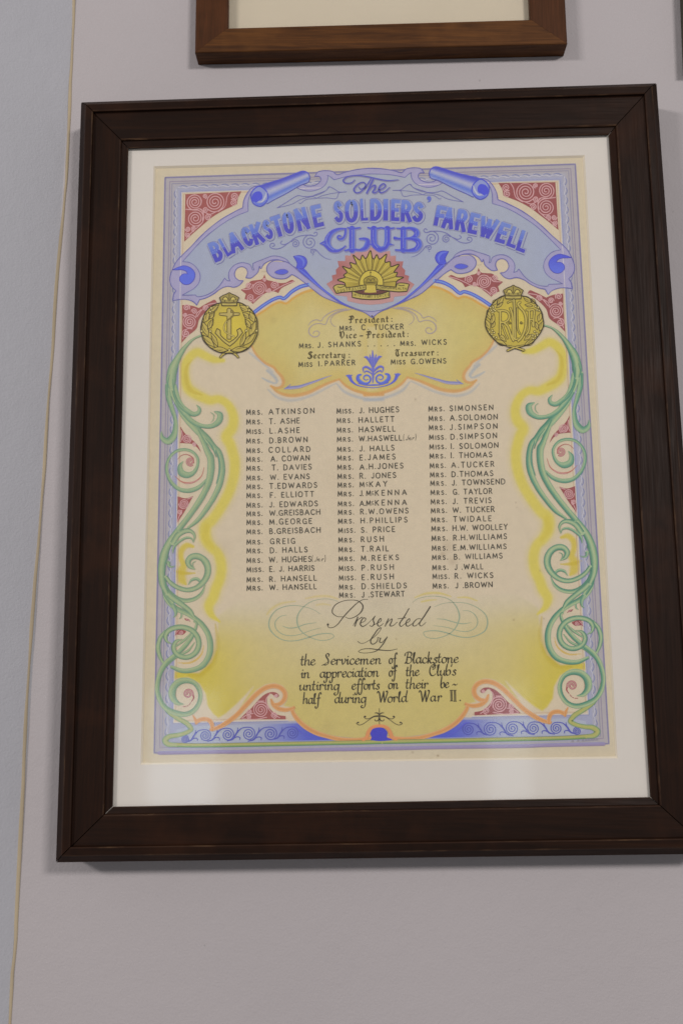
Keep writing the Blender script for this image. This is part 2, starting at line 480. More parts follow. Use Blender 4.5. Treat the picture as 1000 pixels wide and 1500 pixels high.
class Ink:
    """One painted element of the sheet: everything in it becomes one mesh."""
    def __init__(self, base=0):
        self.v, self.z, self.c, self.f, self.n, self.k, self.base = [], [], [], [], 0, 0, base
        self.twin = self
    def add(self, v, c, f, layer):
        self.k += 1
        z = SHEET_D + (self.base + layer + 1) * 6e-5 + (self.k % 19) * 3e-6
        self.v.append(np.asarray(v, float)); self.z.append(np.full(len(v), z)); self.c.append(np.asarray(c, float))
        self.f += [tuple(i + self.n for i in q) for q in f]
        self.n += len(v)
    def pair(self):
        self.twin = Ink(self.base)
        return self
    def build(self, name, parent, label=None):
        if self.twin is not self:
            self.twin.build(name, parent, label)
        V = np.concatenate(self.v); Z = np.concatenate(self.z); Cc = np.concatenate(self.c)
        P = at(V[:, 0], V[:, 1], Z)
        me = bpy.data.meshes.new(name)
        me.from_pydata(P.tolist(), [], self.f)
        at_ = me.color_attributes.new('pigment', 'FLOAT_COLOR', 'POINT')
        rgba = np.ones((len(P), 4), np.float32); rgba[:, :3] = Cc
        at_.data.foreach_set('color', rgba.ravel())
        me.update()
        o = link(name, me, [M_PAINT], parent)
        if label:
            o['label'] = label
        return o
    # ---- marks
    def fill(self, pts, col, layer=0, grid=0, closed_smooth=True):
        P = catmull(pts, True)[0] if closed_smooth else np.array([p[:2] for p in pts], float)
        keep = [0]
        for i in range(1, len(P)):
            if np.linalg.norm(P[i] - P[keep[-1]]) > 0.15: keep.append(i)
        P = P[keep]
        pts2 = [Vector((float(a), float(b))) for a, b in P]
        nb = len(pts2)
        if grid:
            x0, y0 = P.min(0); x1, y1 = P.max(0)
            for gx in np.arange(x0 + grid / 2, x1, grid):
                for gy in np.arange(y0 + grid / 2, y1, grid):
                    if inside(P, np.array([[gx, gy]]))[0]:
                        pts2.append(Vector((float(gx), float(gy))))
        vo, eo, fo = delaunay_2d_cdt(pts2, [(i, (i + 1) % nb) for i in range(nb)], [list(range(nb))], 1, 1e-5)[:3]
        v = np.array([(a.x, a.y) for a in vo])
        c = col(v) if callable(col) else np.tile(col, (len(v), 1))
        self.add(v, c, [tuple(f) for f in fo], layer)
    def stroke(self, pts, w, cols, layer=1, closed=False, smooth=True, nib=None, step=1.3, jitter=0.0):
        """Brush or pen line: widths per point (or one), colours across the line (one or several) from its left to its right side."""
        if smooth:
            P, tp = catmull(pts, closed, step)
        else:
            P, tp = catmull([tuple(p[:2]) + (1,) for p in pts], closed, max(step, 2.0))
        if len(P) < 2: return
        if closed:
            P = np.vstack([P, P[:1]]); tp = np.append(tp, len(pts))
        W = np.full(len(P), float(w)) if np.isscalar(w) else np.interp(tp, np.arange(len(w)), np.array(w, float))
        d = np.gradient(P, axis=0); L = np.linalg.norm(d, axis=1); L[L < 1e-9] = 1
        d = d / L[:, None]
        if nib:
            ang = np.arctan2(-d[:, 1], d[:, 0])
            W = W * (nib[1] + (1 - nib[1]) * np.abs(np.sin(ang - math.radians(nib[0]))))
        if jitter:
            W = W * (1 + jitter * np.interp(np.arange(len(P)), np.arange(0, len(P) + 6, 6), rng.normal(0, 1, len(np.arange(0, len(P) + 6, 6)))))
        nrm = np.stack([-d[:, 1], d[:, 0]], 1)
        cl = [np.asarray(c, float) for c in (cols if isinstance(cols, list) else [cols])]
        m = max(2, len(cl) if len(cl) > 1 else 2)
        V, C = [], []
        for k in range(m):
            s = k / (m - 1) - 0.5
            V.append(P - nrm * (W * -s)[:, None])
            C.append(np.tile(cl[k] if len(cl) > 1 else cl[0], (len(P), 1)))
        V = np.stack(V, 1).reshape(-1, 2); C = np.stack(C, 1).reshape(-1, 3)
        F = []
        for i in range(len(P) - 1):
            for k in range(m - 1):
                q = i * m + k
                F.append((q, q + m, q + m + 1, q + 1))
        # rounded ends
        if not closed:
            for e, sg in ((0, -1), (len(P) - 1, 1)):
                if W[e] > 0.9:
                    b = len(V); hw = W[e] / 2
                    cap = [P[e] + d[e] * sg * hw * 0.8 * math.sin(math.pi * q / 6) + nrm[e] * hw * math.cos(math.pi * q / 6) for q in range(7)]
                    V = np.vstack([V, cap]); C = np.vstack([C, np.tile(cl[len(cl) // 2], (7, 1))])
                    F.append(tuple(range(b, b + 7)))
        self.add(V, C, F, layer)
    def dot(self, x, y, r, col, layer=1):
        v = [(x + r * math.cos(a), y + r * math.sin(a)) for a in np.linspace(0, 2 * math.pi, 10)[:-1]]
        self.add(v, np.tile(col, (9, 1)), [tuple(range(9))], layer)

def inside(P, pts):
    x, y = pts[:, 0], pts[:, 1]
    r = np.zeros(len(pts), bool)
    x0, y0 = P[:, 0], P[:, 1]; x1, y1 = np.roll(x0, -1), np.roll(y0, -1)
    for a, b, c, d in zip(x0, y0, x1, y1):
        if b == d: continue
        cond = (b > y) != (d > y)
        r ^= cond & (x < (c - a) * (y - b) / (d - b) + a)
    return r

def spiral(cx, cy, r, turns=2.0, a0=0.0, sgn=1, rin=0.12):
    n = int(turns * 10) + 2
    t = np.linspace(0, 1, n)
    rr = r * (1 - t) + r * rin * t
    an = math.radians(a0) + sgn * t * turns * 2 * math.pi
    return [(cx + a * math.cos(b), cy + a * math.sin(b)) for a, b in zip(rr, an)]

# ---- the sheet itself: paper with its washes, a dense grid of vertex pigments
NU, NV = 660, 880
def build_grid():
    q = [hmap(H_PX, p) for p in WIN]
    u = np.linspace(min(q[0][0], q[3][0]) - 0.004, max(q[1][0], q[2][0]) + 0.004, NU)
    v = np.linspace(min(q[0][1], q[1][1]) - 0.004, max(q[2][1], q[3][1]) + 0.004, NV)
    U, Vv = np.meshgrid(u, v)
    return U, Vv, hmap(H_UV, np.stack([U, Vv], -1))
GU, GV, GP = build_grid()
GX, GY = GP[..., 0], GP[..., 1]
PIG = np.tile(alb(189, 179, 156), (NV, NU, 1))

def sm(x, a, b):
    t = np.clip((x - a) / (b - a), 0, 1)
    return t * t * (3 - 2 * t)

def near(P, m):
    x0, y0 = P.min(0) - m; x1, y1 = P.max(0) + m
    return np.nonzero((GX > x0) & (GX < x1) & (GY > y0) & (GY < y1))

def seg_dist(P, X, Y, tp=None, W=None):
    best = np.full(len(X), 1e9); wb = np.zeros(len(X))
    for i in range(len(P) - 1):
        a, b = P[i], P[i + 1]
        d = b - a; L2 = max(d @ d, 1e-9)
        t = np.clip(((X - a[0]) * d[0] + (Y - a[1]) * d[1]) / L2, 0, 1)
        dd = np.hypot(X - a[0] - t * d[0], Y - a[1] - t * d[1])
        if W is not None:
            w = W[i] + (W[i + 1] - W[i]) * t
            k = dd / np.maximum(w, 1e-3) < best
            best = np.where(k, dd / np.maximum(w, 1e-3), best)
        else:
            best = np.minimum(best, dd)
    return best

def wash_line(pts, w, col, amount=1.0, soft=0.5, step=3.0):
    """Airbrushed line: full in its core, fading to nothing at half width; soft = share of the half width that fades."""
    P, tp = catmull(pts, False, step)
    W = np.full(len(P), float(w)) if np.isscalar(w) else np.interp(tp, np.arange(len(w)), np.array(w, float))
    ix = near(P, W.max())
    d = seg_dist(P, GX[ix], GY[ix], W=W / 2)
    a = amount * (1 - sm(d, 1 - soft, 1.0))
    PIG[ix] = PIG[ix] * (1 - a[:, None]) + np.asarray(col) * a[:, None]

def wash_fill(pts, col, amount=1.0, soft=1.2, fn=None, closed_smooth=True):
    P = catmull(pts, True, 3.0)[0] if closed_smooth else np.array([p[:2] for p in pts], float)
    ix = near(P, soft + 2)
    X, Y = GX[ix], GY[ix]
    ins = inside(P, np.stack([X, Y], 1))
    d = seg_dist(np.vstack([P, P[:1]]), X, Y)
    sd = np.where(ins, d, -d)
    a = sm(sd, -soft, soft) * amount
    c = fn(X, Y, sd) if fn else np.tile(col, (len(X), 1))
    if isinstance(c, tuple):
        c, a2 = c; a = a * a2
    PIG[ix] = PIG[ix] * (1 - a[:, None]) + c * a[:, None]

def both(fn, pts, *a, **k):
    fn(pts, *a, **k)
    p2 = mirror(pts)
    fn(p2, *a, **k)

# ---- lettering: hand-drawn skeleton alphabets, (width, strokes); ~ marks a curved stroke
def S(*strokes):
    r = []
    for s in strokes:
        sm_ = s.startswith('~')
        r.append((sm_, [tuple(map(float, p.split(','))) for p in s.lstrip('~').split()]))
    return r
CAPS = {
 'A': (.74, S("0,0 .37,1 .74,0", ".13,.33 .61,.33")),
 'B': (.52, S("0,0 0,1", "~0,1 .3,.99 .44,.77 .3,.54 0,.53", "~0,.53 .34,.52 .52,.27 .34,.01 0,0")),
 'C': (.66, S("~.64,.83 .48,.98 .28,.99 .06,.78 .02,.5 .07,.2 .28,.01 .48,.02 .65,.17")),
 'D': (.62, S("0,0 0,1", "~0,1 .28,1 .52,.84 .62,.5 .52,.15 .28,0 0,0")),
 'E': (.46, S(".46,1 0,1 0,0 .46,0", "0,.52 .38,.52")),
 'F': (.44, S("0,0 0,1 .44,1", "0,.52 .36,.52")),
 'G': (.68, S("~.64,.83 .48,.98 .28,.99 .06,.78 .02,.5 .07,.2 .28,.01 .5,.03 .65,.2", ".66,.0 .66,.42 .42,.42")),
 'H': (.62, S("0,0 0,1", ".62,0 .62,1", "0,.52 .62,.52")),
 'I': (.0, S("0,0 0,1")),
 'J': (.36, S("~.36,1 .36,.5 .35,.2 .22,.0 .08,.02 .0,.15")),
 'K': (.56, S("0,0 0,1", ".54,1 0,.42", ".17,.58 .56,0")),
 'L': (.44, S("0,1 0,0 .44,0")),
 'M': (.8, S(".0,0 .08,1 .4,.12 .72,1 .8,0")),
 'N': (.64, S("0,0 0,1 .64,0 .64,1")),
 'O': (.74, S("~.37,1 .12,.9 .01,.5 .12,.1 .37,0 .62,.1 .73,.5 .62,.9 .37,1")),
 'P': (.5, S("0,0 0,1", "~0,1 .32,.99 .5,.74 .32,.47 0,.46")),
 'Q': (.74, S("~.37,1 .12,.9 .01,.5 .12,.1 .37,0 .62,.1 .73,.5 .62,.9 .37,1", ".45,.2 .75,-.08")),
 'R': (.54, S("0,0 0,1", "~0,1 .32,.99 .48,.76 .32,.51 0,.5", ".24,.5 .54,0")),
 'S': (.5, S("~.46,.86 .34,.98 .18,.98 .05,.84 .06,.66 .2,.55 .34,.47 .48,.34 .46,.13 .32,.01 .16,.01 .02,.14")),
 'T': (.6, S("0,1 .6,1", ".3,0 .3,1")),
 'U': (.6, S("~0,1 0,.5 .03,.18 .18,.01 .42,.01 .57,.18 .6,.5 .6,1")),
 'V': (.68, S("0,1 .34,0 .68,1")),
 'W': (1.0, S("0,1 .25,0 .5,.92 .75,0 1.0,1")),
 'X': (.6, S("0,0 .6,1", "0,1 .6,0")),
 'Y': (.62, S("0,1 .31,.5 .62,1", ".31,.5 .31,0")),
 'Z': (.58, S("0,1 .58,1 0,0 .58,0")),
 '.': (.04, S("0,.0 .03,.07")), '-': (.3, S("0,.42 .3,.42")), ' ': (.3, []), "'": (.08, S(".08,1.05 .0,.8")), ':': (.05, S("0,.02 .04,.1", "0,.5 .04,.58")),
 '(': (.2, S("~.2,1.1 .04,.7 .02,.3 .14,-.15")), ')': (.2, S("~.06,1.1 .18,.7 .16,.3 .0,-.15")),
}
BOWL = "~.42,.42 .26,.5 .07,.36 .04,.14 .15,0 .3,.08 .42,.3"
LOWER = {
 'a': (.5, S(BOWL, "~.45,.5 .4,.15 .46,.0 .58,.1")),
 'b': (.44, S("~.16,1 .07,.6 .04,.15 .14,0 .34,.06 .44,.3 .34,.48 .2,.44 .08,.3")),
 'c': (.4, S("~.4,.4 .34,.49 .2,.48 .05,.3 .06,.1 .18,0 .32,.03 .46,.16")),
 'd': (.52, S(BOWL, "~.54,1.02 .46,.6 .41,.15 .47,.0 .6,.1")),
 'e': (.4, S("~.05,.22 .26,.28 .39,.38 .34,.49 .2,.47 .05,.28 .07,.08 .2,0 .34,.05 .46,.16")),
 'f': (.34, S("~.5,.86 .46,1.0 .36,.98 .27,.7 .2,.2 .15,-.25 .05,-.45 -.1,-.42 -.1,-.28", ".08,.46 .42,.5")),
 'g': (.5, S(BOWL, "~.46,.5 .41,.1 .36,-.28 .22,-.46 .04,-.42 .02,-.28 .14,-.26")),
 'h': (.5, S("~.18,1.02 .1,.5 .05,0", "~.08,.26 .24,.46 .38,.48 .4,.34 .37,.12 .43,0 .56,.1")),
 'i': (.2, S("~.0,.36 .12,.5 .09,.2 .12,.02 .26,.1", ".15,.7 .18,.76")),
 'k': (.46, S("~.18,1.02 .1,.5 .05,0", "~.08,.22 .24,.46 .38,.45 .32,.3 .12,.25", "~.16,.25 .28,.06 .36,.0 .48,.1")),
 'l': (.22, S("~.02,.3 .16,.7 .2,.98 .12,.95 .08,.5 .07,.12 .13,0 .28,.1")),
 'm': (.8, S("~.0,.36 .1,.5 .08,.2 .05,0", "~.08,.26 .22,.46 .34,.47 .35,.3 .32,0", "~.35,.26 .5,.46 .63,.47 .64,.3 .62,.1 .68,0 .82,.1")),
 'n': (.5, S("~.0,.36 .1,.5 .08,.2 .05,0", "~.08,.26 .22,.46 .37,.48 .39,.3 .36,.1 .42,0 .55,.1")),
 'o': (.46, S("~.3,.49 .14,.46 .04,.26 .08,.05 .22,0 .38,.1 .43,.3 .36,.46 .24,.48", ".38,.44 .52,.46")),
 'p': (.46, S("~.0,.36 .1,.5 .07,.1 .02,-.32 -.06,-.46 -.2,-.4 -.18,-.28", "~.08,.28 .24,.48 .4,.44 .43,.25 .34,.04 .2,0 .08,.1")),
 'r': (.36, S("~.0,.36 .1,.5 .08,.2 .05,0", "~.07,.26 .18,.44 .28,.5 .36,.44 .32,.36")),
 's': (.36, S("~.34,.42 .28,.5 .16,.46 .14,.36 .3,.2 .28,.05 .14,0 .02,.08")),
 't': (.28, S("~.18,.82 .1,.4 .07,.12 .14,0 .3,.1", "-.02,.5 .3,.52")),
 'u': (.5, S("~.0,.38 .1,.5 .06,.2 .1,.02 .22,.04 .4,.28", "~.45,.5 .4,.15 .46,0 .58,.1")),
 'v': (.42, S("~.0,.38 .1,.5 .12,.25 .16,.02 .3,.14 .42,.46 .38,.5")),
 'y': (.46, S("~.0,.38 .1,.5 .07,.22 .12,.04 .24,.06 .4,.3", "~.45,.5 .4,.1 .32,-.28 .16,-.45 .02,-.4")),
 'B': (.66, S("~.3,.95 .22,.5 .12,.04 .0,.02", "~.02,.7 .1,.95 .36,1.05 .6,.98 .62,.76 .44,.58 .26,.55", "~.3,.56 .56,.52 .62,.28 .5,.06 .26,0 .08,.1")),
 'C': (.66, S("~.36,.72 .3,.84 .42,.92 .54,.8 .48,.62 .32,.58", "~.6,.94 .42,1.06 .2,.92 .06,.6 .05,.28 .2,.02 .42,.02 .62,.2")),
 'S': (.62, S("~.5,.78 .56,.95 .44,1.06 .3,.96 .32,.75 .48,.45 .46,.15 .26,.02 .02,.04 -.12,-.04", "~.5,.3 .34,.22 .2,.14 .02,.03")),
 'W': (.86, S("~.0,.86 .08,1.02 .18,.9 .26,.4 .3,.0", "~.3,.0 .46,.5 .58,1.0", "~.58,1.0 .6,.5 .64,.0", "~.64,.0 .8,.5 .92,.94 .84,1.04 .78,.96")),
 'I': (.5, S("0,.98 .56,.98", "0,.0 .56,.0", ".18,.98 .18,0", ".38,.98 .38,0")),
 '-': (.5, S("~0,.22 .15,.34 .32,.24 .5,.36")), '.': (.1, S(".02,.02 .08,.06")), "'": (.06, S(".1,1.0 .04,.8")), ' ': (.3, []), ':': (.1, S("0,.05 .06,.1", "0,.42 .06,.47")),
}
GOTHIC = dict(LOWER)
GOTHIC.update({
 'e': (.36, S("0,.05 .02,.45 .2,.56 .34,.42 .05,.24", ".02,.1 .16,-.02 .36,.1")),
 'r': (.34, S("-.03,.5 .06,.5 .07,.05 .0,-.02 .16,.03", ".08,.4 .2,.56 .34,.46")),
 's': (.34, S(".32,.5 .18,.56 .04,.42 .3,.2 .18,-.02 .0,.06")),
 'i': (.14, S("-.02,.46 .07,.54 .07,.05 .18,.02", ".06,.75 .12,.8")),
 'd': (.42, S(".38,.42 .2,.56 .03,.42 .03,.1 .2,-.02 .38,.12", ".02,.98 .3,.72 .4,.42 .38,.1 .46,.02")),
 'n': (.46, S("-.03,.48 .07,.54 .07,.05 .0,-.02 .14,.03", ".08,.42 .26,.56 .38,.44 .38,.06 .5,.02")),
 't': (.24, S(".1,.8 .09,.08 .18,-.02 .28,.06", "-.03,.54 .26,.54")),
 'c': (.34, S(".33,.46 .2,.56 .03,.42 .03,.1 .18,-.02 .34,.08")),
 'a': (.42, S(".04,.48 .2,.56 .34,.44 .34,.08 .46,.02", ".34,.3 .12,.26 .02,.12 .14,-.02 .34,.1")),
 'y': (.44, S("-.03,.5 .06,.54 .06,.12 .2,-.02 .36,.08", ".38,.54 .37,-.1 .2,-.36 .02,-.28")),
 'u': (.46, S("-.03,.5 .06,.54 .06,.12 .2,-.02 .36,.1", ".38,.54 .38,.06 .5,.02")),
 'P': (.62, S("~.0,.86 .1,.98 .22,.9 .2,.5 .2,.1 .08,-.04", "~.16,.86 .36,1.02 .58,.9 .62,.68 .5,.5 .3,.46", "-.06,.5 .2,.5", ".02,-.02 .3,.04", ".34,.95 .34,.5")),
 'V': (.62, S("~-.06,.84 .08,1.0 .2,.84 .2,.4 .26,.0", "~.2,.84 .4,1.02 .56,.86 .6,.5 .46,.2 .26,.0", ".1,.9 .08,.3")),
 'S': (.62, S("~.6,.92 .46,1.02 .2,.98 .08,.78 .24,.58 .5,.46 .56,.22 .38,.0 .1,.0 -.04,.14", ".34,.98 .36,.02", "~.6,.92 .5,.8")),
 'T': (.6, S("~-.04,.82 .1,1.0 .34,.92 .62,1.02", "~.26,.92 .06,.6 .06,.22 .24,.0 .46,.06 .54,.22", ".34,.9 .34,.1")),
 '-': (.3, S("0,.3 .3,.3")),
})

def layout(text, font, h):
    x, items = 0.0, []
    for ch in text:
        w, st = font.get(ch, font.get(' '))
        items.append((x, w * h, st, ch)); x += w * h
        items[-1] = items[-1]
    return items, x

def write(ink, text, x0, y0, x1, y1, h, w, col, font=CAPS, slant=0.0, nib=None, layer=2, gap=0.24, jitter=0.06, xscale=None):
    """Letters h high along the line from (x0, y0) to (x1, y1); the letter-spacing opens or closes to fill it, as the hand did."""
    items, tot = layout(text, font, h)
    L = math.hypot(x1 - x0, y1 - y0)
    ng = max(1, len(text) - 1)
    g = (L - tot) / ng
    sx = 1.0
    mn = gap * h * 0.5
    if g < mn:
        sx = max(0.5, (L - ng * mn) / tot); g = mn
    if g > gap * h * 1.5:
        sx = min(1.08, (L - ng * gap * h * 1.5) / tot); g = (L - tot * sx) / ng
    ex = np.array([x1 - x0, y1 - y0]) / L
    ey = np.array([ex[1], -ex[0]])
    for i, (x, wd, st, ch) in enumerate(items):
        ox = x * sx + g * i
        jy = rng.normal(0, 0.012) * h; hs = 1 + rng.normal(0, 0.018)
        for smooth, pts in st:
            pp = []
            for (a, b) in pts:
                q = np.array([x0, y0]) + ex * (ox + (a * sx + b * slant) * h) + ey * (b * h * hs + jy)
                pp.append(tuple(q))
            if len(pp) >= 2:
                ink.stroke(pp, w, col, layer, smooth=smooth, nib=nib, step=0.9, jitter=jitter)
    return x1

# ------------------------------------------------------------------ the illuminated sheet: pigments
LAV, LAV_D = alb(153, 149, 181), alb(100, 99, 163)
SKY = alb(149, 156, 177)
BLU, BLU_D, BLU_L = alb(80, 90, 196), alb(66, 62, 178), alb(100, 126, 204)
RED, PINK = alb(140, 74, 75), alb(192, 150, 152)
GRN_D, GRN_M, GRN_L = alb(74, 124, 104), alb(126, 156, 122), alb(156, 170, 128)
GOLD, GOLD_D, GOLD_L = alb(180, 162, 64), alb(146, 129, 54), alb(190, 174, 84)
INKC, INK2 = alb(62, 59, 50), alb(56, 48, 28)
ORA, YEL, TAN, CRM = alb(197, 144, 88), alb(190, 176, 88), alb(181, 163, 106), alb(194, 181, 157)
WHT = alb(198, 196, 206)

# ---- washes on the paper, broadest first
fld = PIG.copy()
bord = lambda du, dv, db=None: [(du, dv), (600 - du, dv), (600 - du, 845 - (dv if db is None else db)), (du, 845 - (dv if db is None else db))]
# margin warm, the middle of the sheet a little paler and pinker
cx = np.exp(-(((GU - .5) / .36) ** 2 + ((GV - .56) / .26) ** 2))
PIG[:] = PIG * (1 - 0.6 * cx[..., None]) + alb(191, 183, 163) * 0.6 * cx[..., None]
wash_fill(uv(bord(0, 0)), alb(160, 155, 160), 0.95, 0.8, closed_smooth=False)               # border band
wash_fill(uv(bord(14, 14, 5)), alb(158, 158, 171), 0.85, 3.0, closed_smooth=False)
wash_fill(uv(bord(20, 20, 5)), alb(146, 150, 178), 0.75, 2.0, closed_smooth=False)
wash_fill(uv(bord(25.0, 24.5, 39)), CRM, 1.0, 0.7, closed_smooth=False)                         # inside of the border
# lower band behind the running scroll
def lowpanel(X, Y, sd):
    p = hmap(H_PX, np.stack([X, Y], 1)); u = np.abs(p[:, 0] - .5) * 2
    t = sm(u, 0.28, 0.62)[:, None]
    return alb(74, 86, 186) * (1 - t) + alb(160, 166, 182) * t
both(wash_fill, T(620, 970, [(-450, 530), (380, 527), (1000, 517), (1310, 514), (1480, 540), (1500, 600), (1400, 665), (1000, 676), (-450, 705)]), alb(150, 158, 186), 1.0, 0.8, lowpanel, closed_smooth=False)
# paper inside the scrollwork
inner = T(740, 500, [(220, -60), (340, -40), (440, 20), (530, 110), (545, 230), (520, 340), (420, 430), (250, 455), (150, 490), (80, 600), (90, 720), (150, 800), (100, 950), (90, 1080)])
# main field: warm paper; lower field deep yellow to tan
low = T(740, 900, [(300, -60), (310, 90), (320, 240), (380, 370), (500, 465), (735, 440), (742, 508), (600, 500), (500, 560), (445, 660), (432, 770), (380, 850), (335, 885), (270, 850), (170, 770), (0, 610)])
low += T(620, 970, [(880, 360), (800, 280), (720, 205), (640, 160), (560, 150), (480, 180), (445, 250), (452, 315), (480, 362), (400, 384, 1), (350, 500), (260, 585), (150, 636), (0, 670), (-230, 700)])
low += T(540, 860, [(30, 1300), (30, 120)])
low += T(740, 860, [(100, 60)])
def lowfield(X, Y, sd):
    p = hmap(H_PX, np.stack([X, Y], 1)); u = np.abs(p[:, 0] - .5) * 2; v = p[:, 1]
    ye = np.exp(-((u - .82) / .36) ** 2) * sm(v, .74, .87)
    ta = sm(v, .76, .93)
    c = alb(190, 180, 156) * (1 - ta[:, None]) + alb(185, 171, 108) * ta[:, None]
    c = c * (1 - ye[:, None]) + alb(189, 174, 62) * ye[:, None]
    pale = (np.exp(-(((u - .52) / .2) ** 2 + ((v - .865) / .06) ** 2)) * 0.45)[:, None]
    c = c * (1 - pale) + alb(188, 174, 130) * pale
    return c, sm(v, .715, .80)
low_r = [p[:2] for p in low]
wash_fill(low_r, TAN, 1.0, 2.2, lowfield, closed_smooth=False)
wash_fill(mirror(low_r), TAN, 1.0, 2.2, lowfield, closed_smooth=False)
# centre of the lower field, over the small seam between the halves
wash_fill(T(480, 970, [(150, -900), (780, -900), (780, 640), (600, 690), (480, 700), (300, 690), (150, 650)]), TAN, 1.0, 12, lowfield, closed_smooth=False)

# cartouche under the banner
cart = T(470, 350, [(470, 700), (620, 625), (700, 590), (812, 545)]) + T(600, 370, [(100, 365), (190, 295), (270, 318), (370, 365), (440, 412), (490, 397), (560, 417), (640, 467), (720, 512), (800, 600), (800, 730), (730, 870), (650, 950), (580, 1000)])
cart += T(540, 450, [(925, 530), (875, 590), (862, 640), (880, 680), (985, 670, 1), (930, 725), (850, 762), (770, 772), (650, 752), (550, 712), (450, 672), (350, 643, 1), (300, 700), (220, 750), (100, 792), (25, 802)])
def cartcol(X, Y, sd):
    p = hmap(H_PX, np.stack([X, Y], 1)); u = np.abs(p[:, 0] - .5) * 2
    t = sm(sd, 2, 34)[:, None]; c = sm(u, .1, .55)[:, None]
    a = alb(192, 179, 128) * (1 - c) + alb(187, 174, 106) * c
    return alb(188, 170, 102) * (1 - t) + a * t
both(wash_fill, cart + T(540, 450, [(25, 100)]), TAN, 1.0, 1.0, cartcol)
wash_fill(T(540, 450, [(-15, 180), (80, 180), (80, 760), (-15, 770)]), alb(192, 179, 128), 1.0, 2.0, closed_smooth=False)
# soft blue shade under the cartouche's edge, white gap, orange edge
edge = T(600, 370, [(790, 740), (735, 865), (650, 955), (570, 1003)]) + T(540, 450, [(925, 535), (878, 592), (866, 640), (885, 678), (930, 690), (984, 668)])
edge2 = T(540, 450, [(984, 668), (930, 722), (850, 758), (770, 768), (650, 750), (550, 710), (450, 670), (352, 642)])
edge3 = T(540, 450, [(352, 642), (300, 700), (220, 750), (100, 788), (25, 800), (-40, 803)])
both(wash_line, T(700, 370, [(170, 850), (110, 900), (40, 960), (-40, 1040)]), [5, 8, 7, 5], alb(150, 160, 170), 0.55, 0.9)
both(wash_line, T(540, 450, [(1010, 525), (960, 570), (925, 625), (940, 645), (1000, 625), (1060, 590)]), [7, 8, 7, 4, 6, 3], alb(142, 156, 168), 0.65, 0.85)
both(wash_line, T(540, 450, [(1010, 700), (930, 775), (820, 810), (700, 800), (580, 765), (470, 715), (385, 678)]), [4, 7, 8, 7, 6, 5, 3], alb(154, 160, 165), 0.6, 0.9)
both(wash_line, T(540, 450, [(372, 685), (320, 750), (230, 800), (100, 838), (20, 848), (-40, 850)]), [4, 7, 8, 8, 8, 8], alb(152, 159, 166), 0.65, 0.9)
for e, w in ((edge, [2.5, 3.5, 4, 4, 4, 5, 5, 4.5, 3.5, 3]), (edge2, [2.5, 4, 5, 5.5, 5.5, 5, 4, 3]), (edge3, [3, 4, 4.5, 5, 5, 5])):
    both(wash_line, e, [x * 1.25 for x in w], alb(192, 146, 88), 0.9, 0.5)
both(wash_line, T(600, 370, [(185, 312), (270, 325), (370, 372), (440, 418), (490, 402), (560, 422), (640, 470), (730, 520)]), 4.6, alb(196, 150, 70), 0.9, 0.5)

# yellow airbrush that follows the scrollwork
halo = T(740, 500, [(165, 95), (250, 82), (330, 42), (400, 8), (465, 40), (515, 110), (525, 220), (500, 330), (440, 385), (370, 425), (300, 455), (220, 450), (150, 490), (105, 560), (88, 640), (105, 720), (160, 800), (130, 870), (108, 950)])
halo += T(740, 640, [(95, 150), (105, 280), (150, 420), (230, 560), (320, 680), (385, 740), (388, 850), (340, 935), (290, 985)])
halo += T(740, 780, [(262, 180), (255, 260), (275, 360), (312, 440), (340, 520), (385, 600), (365, 680), (290, 750)])
wl = [5, 9, 10, 11, 11, 11, 11, 13, 13, 12, 11, 10, 10, 11, 12, 13, 14, 13, 13] + [13, 13, 13, 13, 13, 15, 15, 13, 12] + [13, 13, 13, 13, 13, 12, 8, 2]
both(wash_line, halo, [w * 2.7 for w in wl], alb(193, 179, 88), 0.55, 0.95)
both(wash_line, halo, [w * 1.62 for w in wl], alb(195, 182, 82), 0.95, 0.62)
both(wash_line, T(740, 500, [(440, 60), (505, 140), (515, 240), (480, 350), (380, 400)]), [0, 7, 9, 9, 4], alb(182, 162, 60), 0.6, 0.7)
both(wash_line, T(740, 640, [(375, 745), (390, 850), (330, 940)]), [14, 15, 9], alb(192, 176, 66), 0.7, 0.8)
both(wash_line, T(740, 780, [(510, 45), (570, 32), (620, 80), (625, 150), (605, 215), (630, 280), (625, 345), (590, 390)]), [7, 13, 14, 12, 14, 24, 20, 5], alb(190, 172, 62), 0.9, 0.7)
both(wash_line, T(740, 780, [(500, 290), (570, 290), (640, 280), (690, 260)]), [2, 6, 8, 3], alb(184, 164, 52), 0.8, 0.5)
both(wash_line, T(740, 900, [(445, 210), (470, 290), (530, 345), (600, 368), (700, 358)]), [1, 3, 4, 3, 1], alb(190, 160, 80), 0.9, 0.5)
both(wash_line, T(740, 900, [(330, 20), (322, 200), (380, 370), (480, 470), (600, 480)]), [4, 12, 16, 14, 6], alb(176, 156, 40), 0.55, 0.9)
# yellow flicks over the pale flourishes
wash_line(T(380, 860, [(70, 250), (110, 200), (200, 150), (330, 130)]), [5, 7, 6, 3], alb(190, 172, 96), 0.55, 0.9)
wash_line(T(380, 860, [(420, 105), (530, 85), (640, 85), (720, 110)]), [3, 6, 6, 3], alb(190, 172, 96), 0.55, 0.9)
wash_line(T(380, 860, [(520, 165), (580, 155), (650, 165)]), [4, 5, 3], alb(190, 172, 96), 0.5, 0.9)
wash_line(T(540, 860, [(420, 95), (520, 60), (640, 55), (750, 85)]), [3, 6, 6, 3], alb(190, 174, 84), 0.7, 0.9)
wash_line(T(540, 860, [(480, 135), (540, 122), (620, 115)]), [4, 5, 2], alb(190, 174, 84), 0.7, 0.9)
wash_line(T(540, 860, [(810, 95), (900, 95), (990, 125)]), [3, 5, 3], alb(190, 174, 84), 0.7, 0.9)
